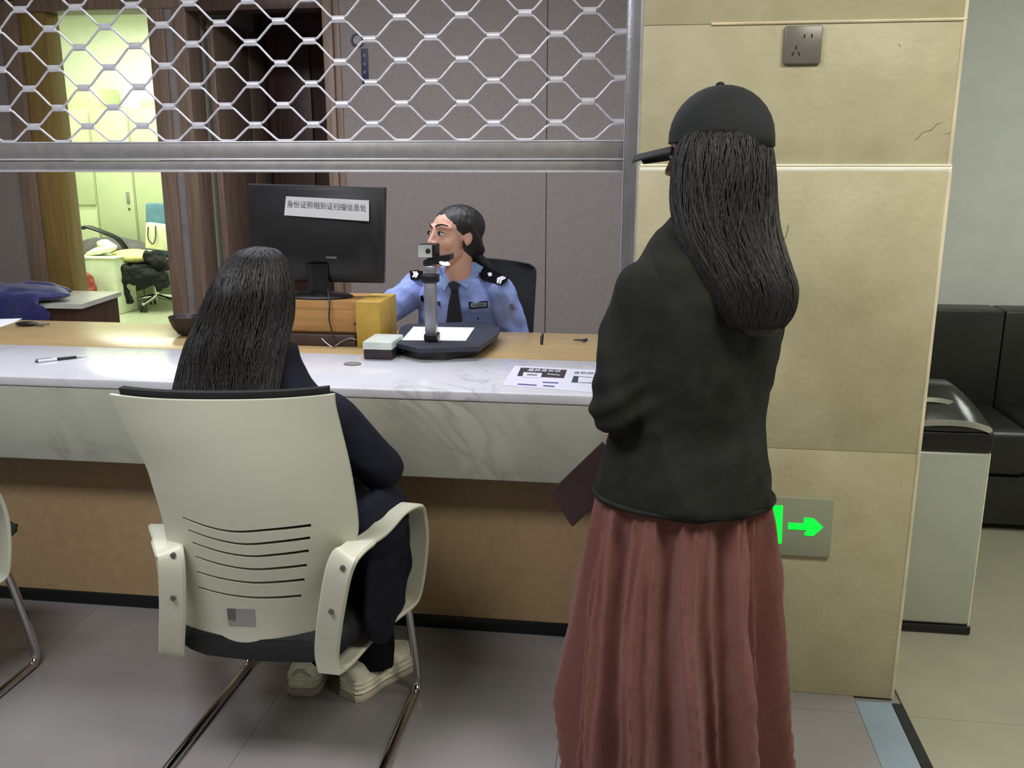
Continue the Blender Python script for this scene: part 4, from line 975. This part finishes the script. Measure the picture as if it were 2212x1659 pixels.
# coat tail draped over the right side of the seat
limb(jk, [(-.66, 2.05, .60), (-.60, 2.10, .545), (-.588, 2.06, .46), (-.585, 2.02, .39)], [.06, .05, .034, .028])
ell(jk, (-.590, 2.03, .455), (.030, .185, .165)); ell(jk, (-.60, 2.02, .60), (.06, .16, .08))
limb(jk, [(-.62, 2.0, .60), (-.585, 1.95, .50), (-.58, 1.93, .42), (-.585, 1.94, .37)], [.06, .035, .028, .022]); limb(jk, [(-.60, 2.12, .52), (-.585, 2.12, .45), (-.59, 2.06, .35)], [.045, .035, .026])
obj('jacket', fuse(jk, .0065, 4, folds(.008, 8, 6, 9)), NAVYJ, sw, True)
HR = []
for px, py, y, hwp, dep in ((562, 536, 2.03, 4, .008), (560, 540, 2.03, 28, .035), (556, 552, 2.02, 52, .060), (552, 575, 2.015, 70, .083), (545, 620, 2.005, 88, .100), (532, 680, 1.99, 104, .100), (512, 740, 1.955, 112, .085), (496, 800, 1.92, 117, .066), (484, 860, 1.885, 119, .052), (478, 920, 1.865, 112, .042), (476, 980, 1.85, 90, .03)):
    HR.append((P(px, py, y=y), hwp*2.0/FPX, dep, 0))
hb = B(); loft(hb, [ell_ring(c, a*.94, d*.94, ro, 30) for c, a, d, ro in HR[::-1]]); ell(hb, HC+V((0, -.02, .025)), (.078, .088, .080))
b2 = fuse(hb, .006, 3, lambda c: .004*noise.noise(V((c.x*60, c.y*60, c.z*5))))
strands(b2, HR, 620, .0019, math.pi*.85, math.pi*2.15, jit=.3)
obj('long_hair', b2, HAIR, sw, True)
shoe(sw, (-.893, 2.175, 0), (-.905, 2.43, 0), w=.052, high=.098); shoe(sw, (-.757, 2.175, 0), (-.640, 2.405, 0), w=.052, high=.098)

# ---------------- officer
T3 = math.radians(166); O3 = V((-.70, 3.55, 0))
def S3(x, y, z): return O3+V((x*math.cos(T3)-y*math.sin(T3), x*math.sin(T3)+y*math.cos(T3), z))
of = thing('person', 'officer in light blue uniform shirt and dark tie seated behind the desk', 'person', O3, T3)
HC = P(980, 507, y=3.49); HM3 = Matrix.Translation(HC) @ Matrix.Rotation(math.radians(140), 4, 'Z') @ Matrix.Rotation(math.radians(3), 4, 'X') @ Matrix.Scale(1.10, 4)
bd = B(); merge(bd, head_shells(), HM3)
def R3(z, a, d, y=0): return ell_ring(S3(0, y, z), a, d, T3, 36)
loft(bd, [R3(z, a, d) for z, a, d in ((.52, .15, .11), (.65, .135, .095), (.80, .13, .09), (.92, .135, .085), (1.0, .09, .06), (1.04, .052, .052))])
RS, RE, RW = S3(.175, 0, .965), V((-.985, 3.43, .875)), V((-1.13, 3.26, .862))
LS, LE, LW = S3(-.175, 0, .965), V((-.468, 3.515, .79)), V((-.585, 3.42, .66))
limb(bd, [RS, RE, RW], [.042, .034, .024]); limb(bd, [LS, LE, LW], [.042, .034, .024])
merge(bd, hand_shells(aim(RW, RW+V((-.07, -.08, -.012)), V((0, 0, 1))), -1, .2)); merge(bd, hand_shells(aim(LW, LW+V((-.06, -.05, -.02)), V((0, 0, 1))), 1, .3))
for s in (-1, 1): limb(bd, [S3(s*.09, 0, .58), S3(s*.10, .40, .57), S3(s*.10, .33, .08)], [.075, .055, .036]); ell(bd, S3(s*.10, .38, .036), (.04, .11, .034), (0, 0, T3))
obj('body', fuse(bd, .0042, 3), SKIN, of, True)
face_parts(of, HM3, .004)
hh = B(); ell(hh, (0, -.027, .030), (.083, .096, .076)); ell(hh, (0, -.045, -.02), (.066, .068, .075))
for s in (-1, 1): limb(hh, [(s*.070, -.01, .04), (s*.072, -.035, .0), (s*.05, -.08, -.05)], [.014, .016, .02], 10)
hh.transform(HM3); p0 = HM3 @ V((0, -.095, -.055))
pt = [p0, P(1032, 560, y=3.56), P(1048, 574, y=3.58), P(1058, 590, y=3.60), P(1062, 610, y=3.60)]
limb(hh, pt, [.030, .026, .026, .022, .012])
hf = fuse(hh, .004, 2, lambda c: .002*noise.noise(V((c.x*90, c.y*90, c.z*30))))
obj('hair', hf, HAIR, of, True)
b = B(); c = pt[0].lerp(pt[1], .35); tube(b, [c, c+(pt[1]-pt[0]).normalized()*.014], .030, 14); obj('hair_tie', b, BLKPL, of, True)
sh3 = B()
loft(sh3, [R3(z, a, d, y) for z, a, d, y in ((.50, .185, .14, 0), (.58, .175, .13, 0), (.70, .165, .122, 0), (.82, .168, .120, 0), (.92, .178, .118, 0), (.975, .165, .10, 0), (1.005, .130, .085, 0), (1.03, .085, .070, 0), (1.05, .066, .064, .0))])
limb(sh3, [RS, RS.lerp(RE, .5), RE, RE.lerp(RW, .75)], [.063, .060, .058, .046]); limb(sh3, [LS, LS.lerp(LE, .5), LE, LE.lerp(LW, .75)], [.063, .060, .057, .045])
sb3 = fuse(sh3, .005, 3, folds(.012, 12, 10, 4)); sb3.normal_update()
st3 = BVHTree.FromBMesh(sb3); shirt = obj('shirt', sb3, SHIRT, of, True)
ps = B()
for s in (-1, 1): limb(ps, [S3(s*.09, 0, .575), S3(s*.10, .40, .57), S3(s*.10, .35, .14)], [.088, .070, .052])
ell(ps, S3(0, 0, .56), (.17, .13, .075)); obj('trousers', fuse(ps, .008, 3), TIE, of, True)
CO = V((0, 0, CAMZ))
def on3(px, py, off=.003):
    q = P(px, py, y=3.4); d = (q-CO).normalized(); h = st3.ray_cast(CO, d)
    if h[0] is not None: return h[0]-d*off
    n = st3.find_nearest(P(px, py, y=3.5))[0]; return P(px, py, y=n.y)-d*off
def onplane(px, py, off, y0):
    d = (P(px, py, y=3.4)-CO).normalized(); nn = V((0, -1, 1.33)); c = V((0, y0, 1.0))
    return CO+d*((c-CO).dot(nn)/d.dot(nn))-d*off
def patch(name, pp, m, off=.003, th=.003, par=of, y0=None):
    f = on3 if y0 is None else (lambda x, y, o: onplane(x, y, o, y0))
    w = [f(x, y, off) for x, y in pp]; c = sum(w, V())/len(w); b = B()
    d = (CO-c).normalized(); A = [b.verts.new(p) for p in w]; C_ = [b.verts.new(p-d*th) for p in w]; n = len(A)
    ca, cc = b.verts.new(f(sum(x for x, y in pp)/n, sum(y for x, y in pp)/n, off)), b.verts.new(c-d*th)
    for k in range(n):
        b.faces.new((A[k], A[(k+1) % n], ca)); b.faces.new((C_[(k+1) % n], C_[k], cc)); b.faces.new((A[(k+1) % n], A[k], C_[k], C_[(k+1) % n]))
    return obj(name, b, m, par)
COLR = mat('collar_blue', (132, 158, 205), .7, bump=.15)
patch('collar', [(1009, 566), (1026, 566), (1044, 577), (1034, 596), (1008, 622), (986, 609), (1002, 592)], COLR, .010, .007)
patch('collar', [(957, 577), (968, 596), (973, 608), (959, 628), (949, 612), (944, 592), (948, 580)], COLR, .010, .007)
tie = patch('tie', [(975, 627), (989, 627), (994, 660), (1000, 712), (962, 712), (968, 660)], TIE, .008, .006)
patch('tie_knot', [(967, 612), (979, 607), (993, 612), (989, 629), (975, 628)], TIE, .015, .011, tie)
EPA = mat('epaulette_black', (12, 11, 17), .9, spec=.1)
e1 = patch('epaulette', [(885, 585), (900, 583), (914, 586), (915, 602), (900, 604), (887, 603)], EPA, .0, .02, of, 3.515)
e2 = patch('epaulette', [(1031, 581), (1044, 578), (1057, 579), (1080, 590), (1099, 601), (1092, 611), (1083, 617), (1058, 609), (1038, 601)], EPA, .0, .02, of, 3.448)
for pp in ([(891, 586), (895, 586), (899, 592), (894, 599), (890, 598), (894, 592)], [(897, 586), (900, 586), (904, 592), (899, 600), (896, 599), (899, 592)]): patch('chevron', pp, WHITE, .0025, .0015, e1, 3.515)
for pp in ([(1086, 596), (1089, 598), (1078, 602), (1077, 612), (1073, 611), (1074, 600)], [(1091, 598), (1093, 601), (1083, 605), (1081, 614), (1079, 613), (1080, 603)]): patch('chevron', pp, WHITE, .0025, .0015, e2, 3.448)
patch('rank_star', [(1053, 590), (1060, 588), (1063, 592), (1062, 596), (1056, 597)], WHITE, .0025, .0015, e2, 3.448)
bg = patch('number_badge', [(1012.5, 652.5), (1053, 650), (1053.5, 665), (1014, 668)], EPA, .006, .004)
patch('badge_face', [(1016, 655), (1050.5, 653), (1051, 662.5), (1017, 665)], mat('badge_grey', (150, 156, 168), .4), .0075, .0012, bg)
c = on3(1033.5, 659, .0085); xd = (on3(1051, 657.7, .0085)-on3(1016, 660.2, .0085)).normalized(); zd = (CO-c).normalized(); yd = zd.cross(xd).normalized(); zd = xd.cross(yd)
text('badge_number', '1720008', .0135, Matrix.Translation(c) @ Matrix((xd, yd, zd)).transposed().to_4x4(), INK, bg, .0002, .0001, 1.05, 1.2)
PK = mat('pocket_blue', (118, 140, 200), .75, bump=.2)
patch('pocket_flap', [(1006, 670), (1060, 673), (1060, 694), (1035, 699), (1006, 695)], PK, .0045, .003)
patch('pocket_button', [(1031, 686), (1035, 686), (1035, 690), (1031, 690)], TIE, .0062, .002)
patch('chest_emblem', [(908, 639), (913, 638), (916, 645), (914, 653), (909, 650)], EPA, .005, .003)
patch('chest_emblem', [(944, 652), (950, 650), (951, 658), (946, 661)], TIE, .005, .003)
patch('arm_patch', [(1100, 657), (1108, 656), (1114, 668), (1107, 671)], mat('grey_patch', (120, 116, 120), .6), .004, .002)
patch('cuff_band', [(826, 688), (838, 690), (850, 694), (850, 712), (838, 716), (828, 712)], TIE, .004, .004)
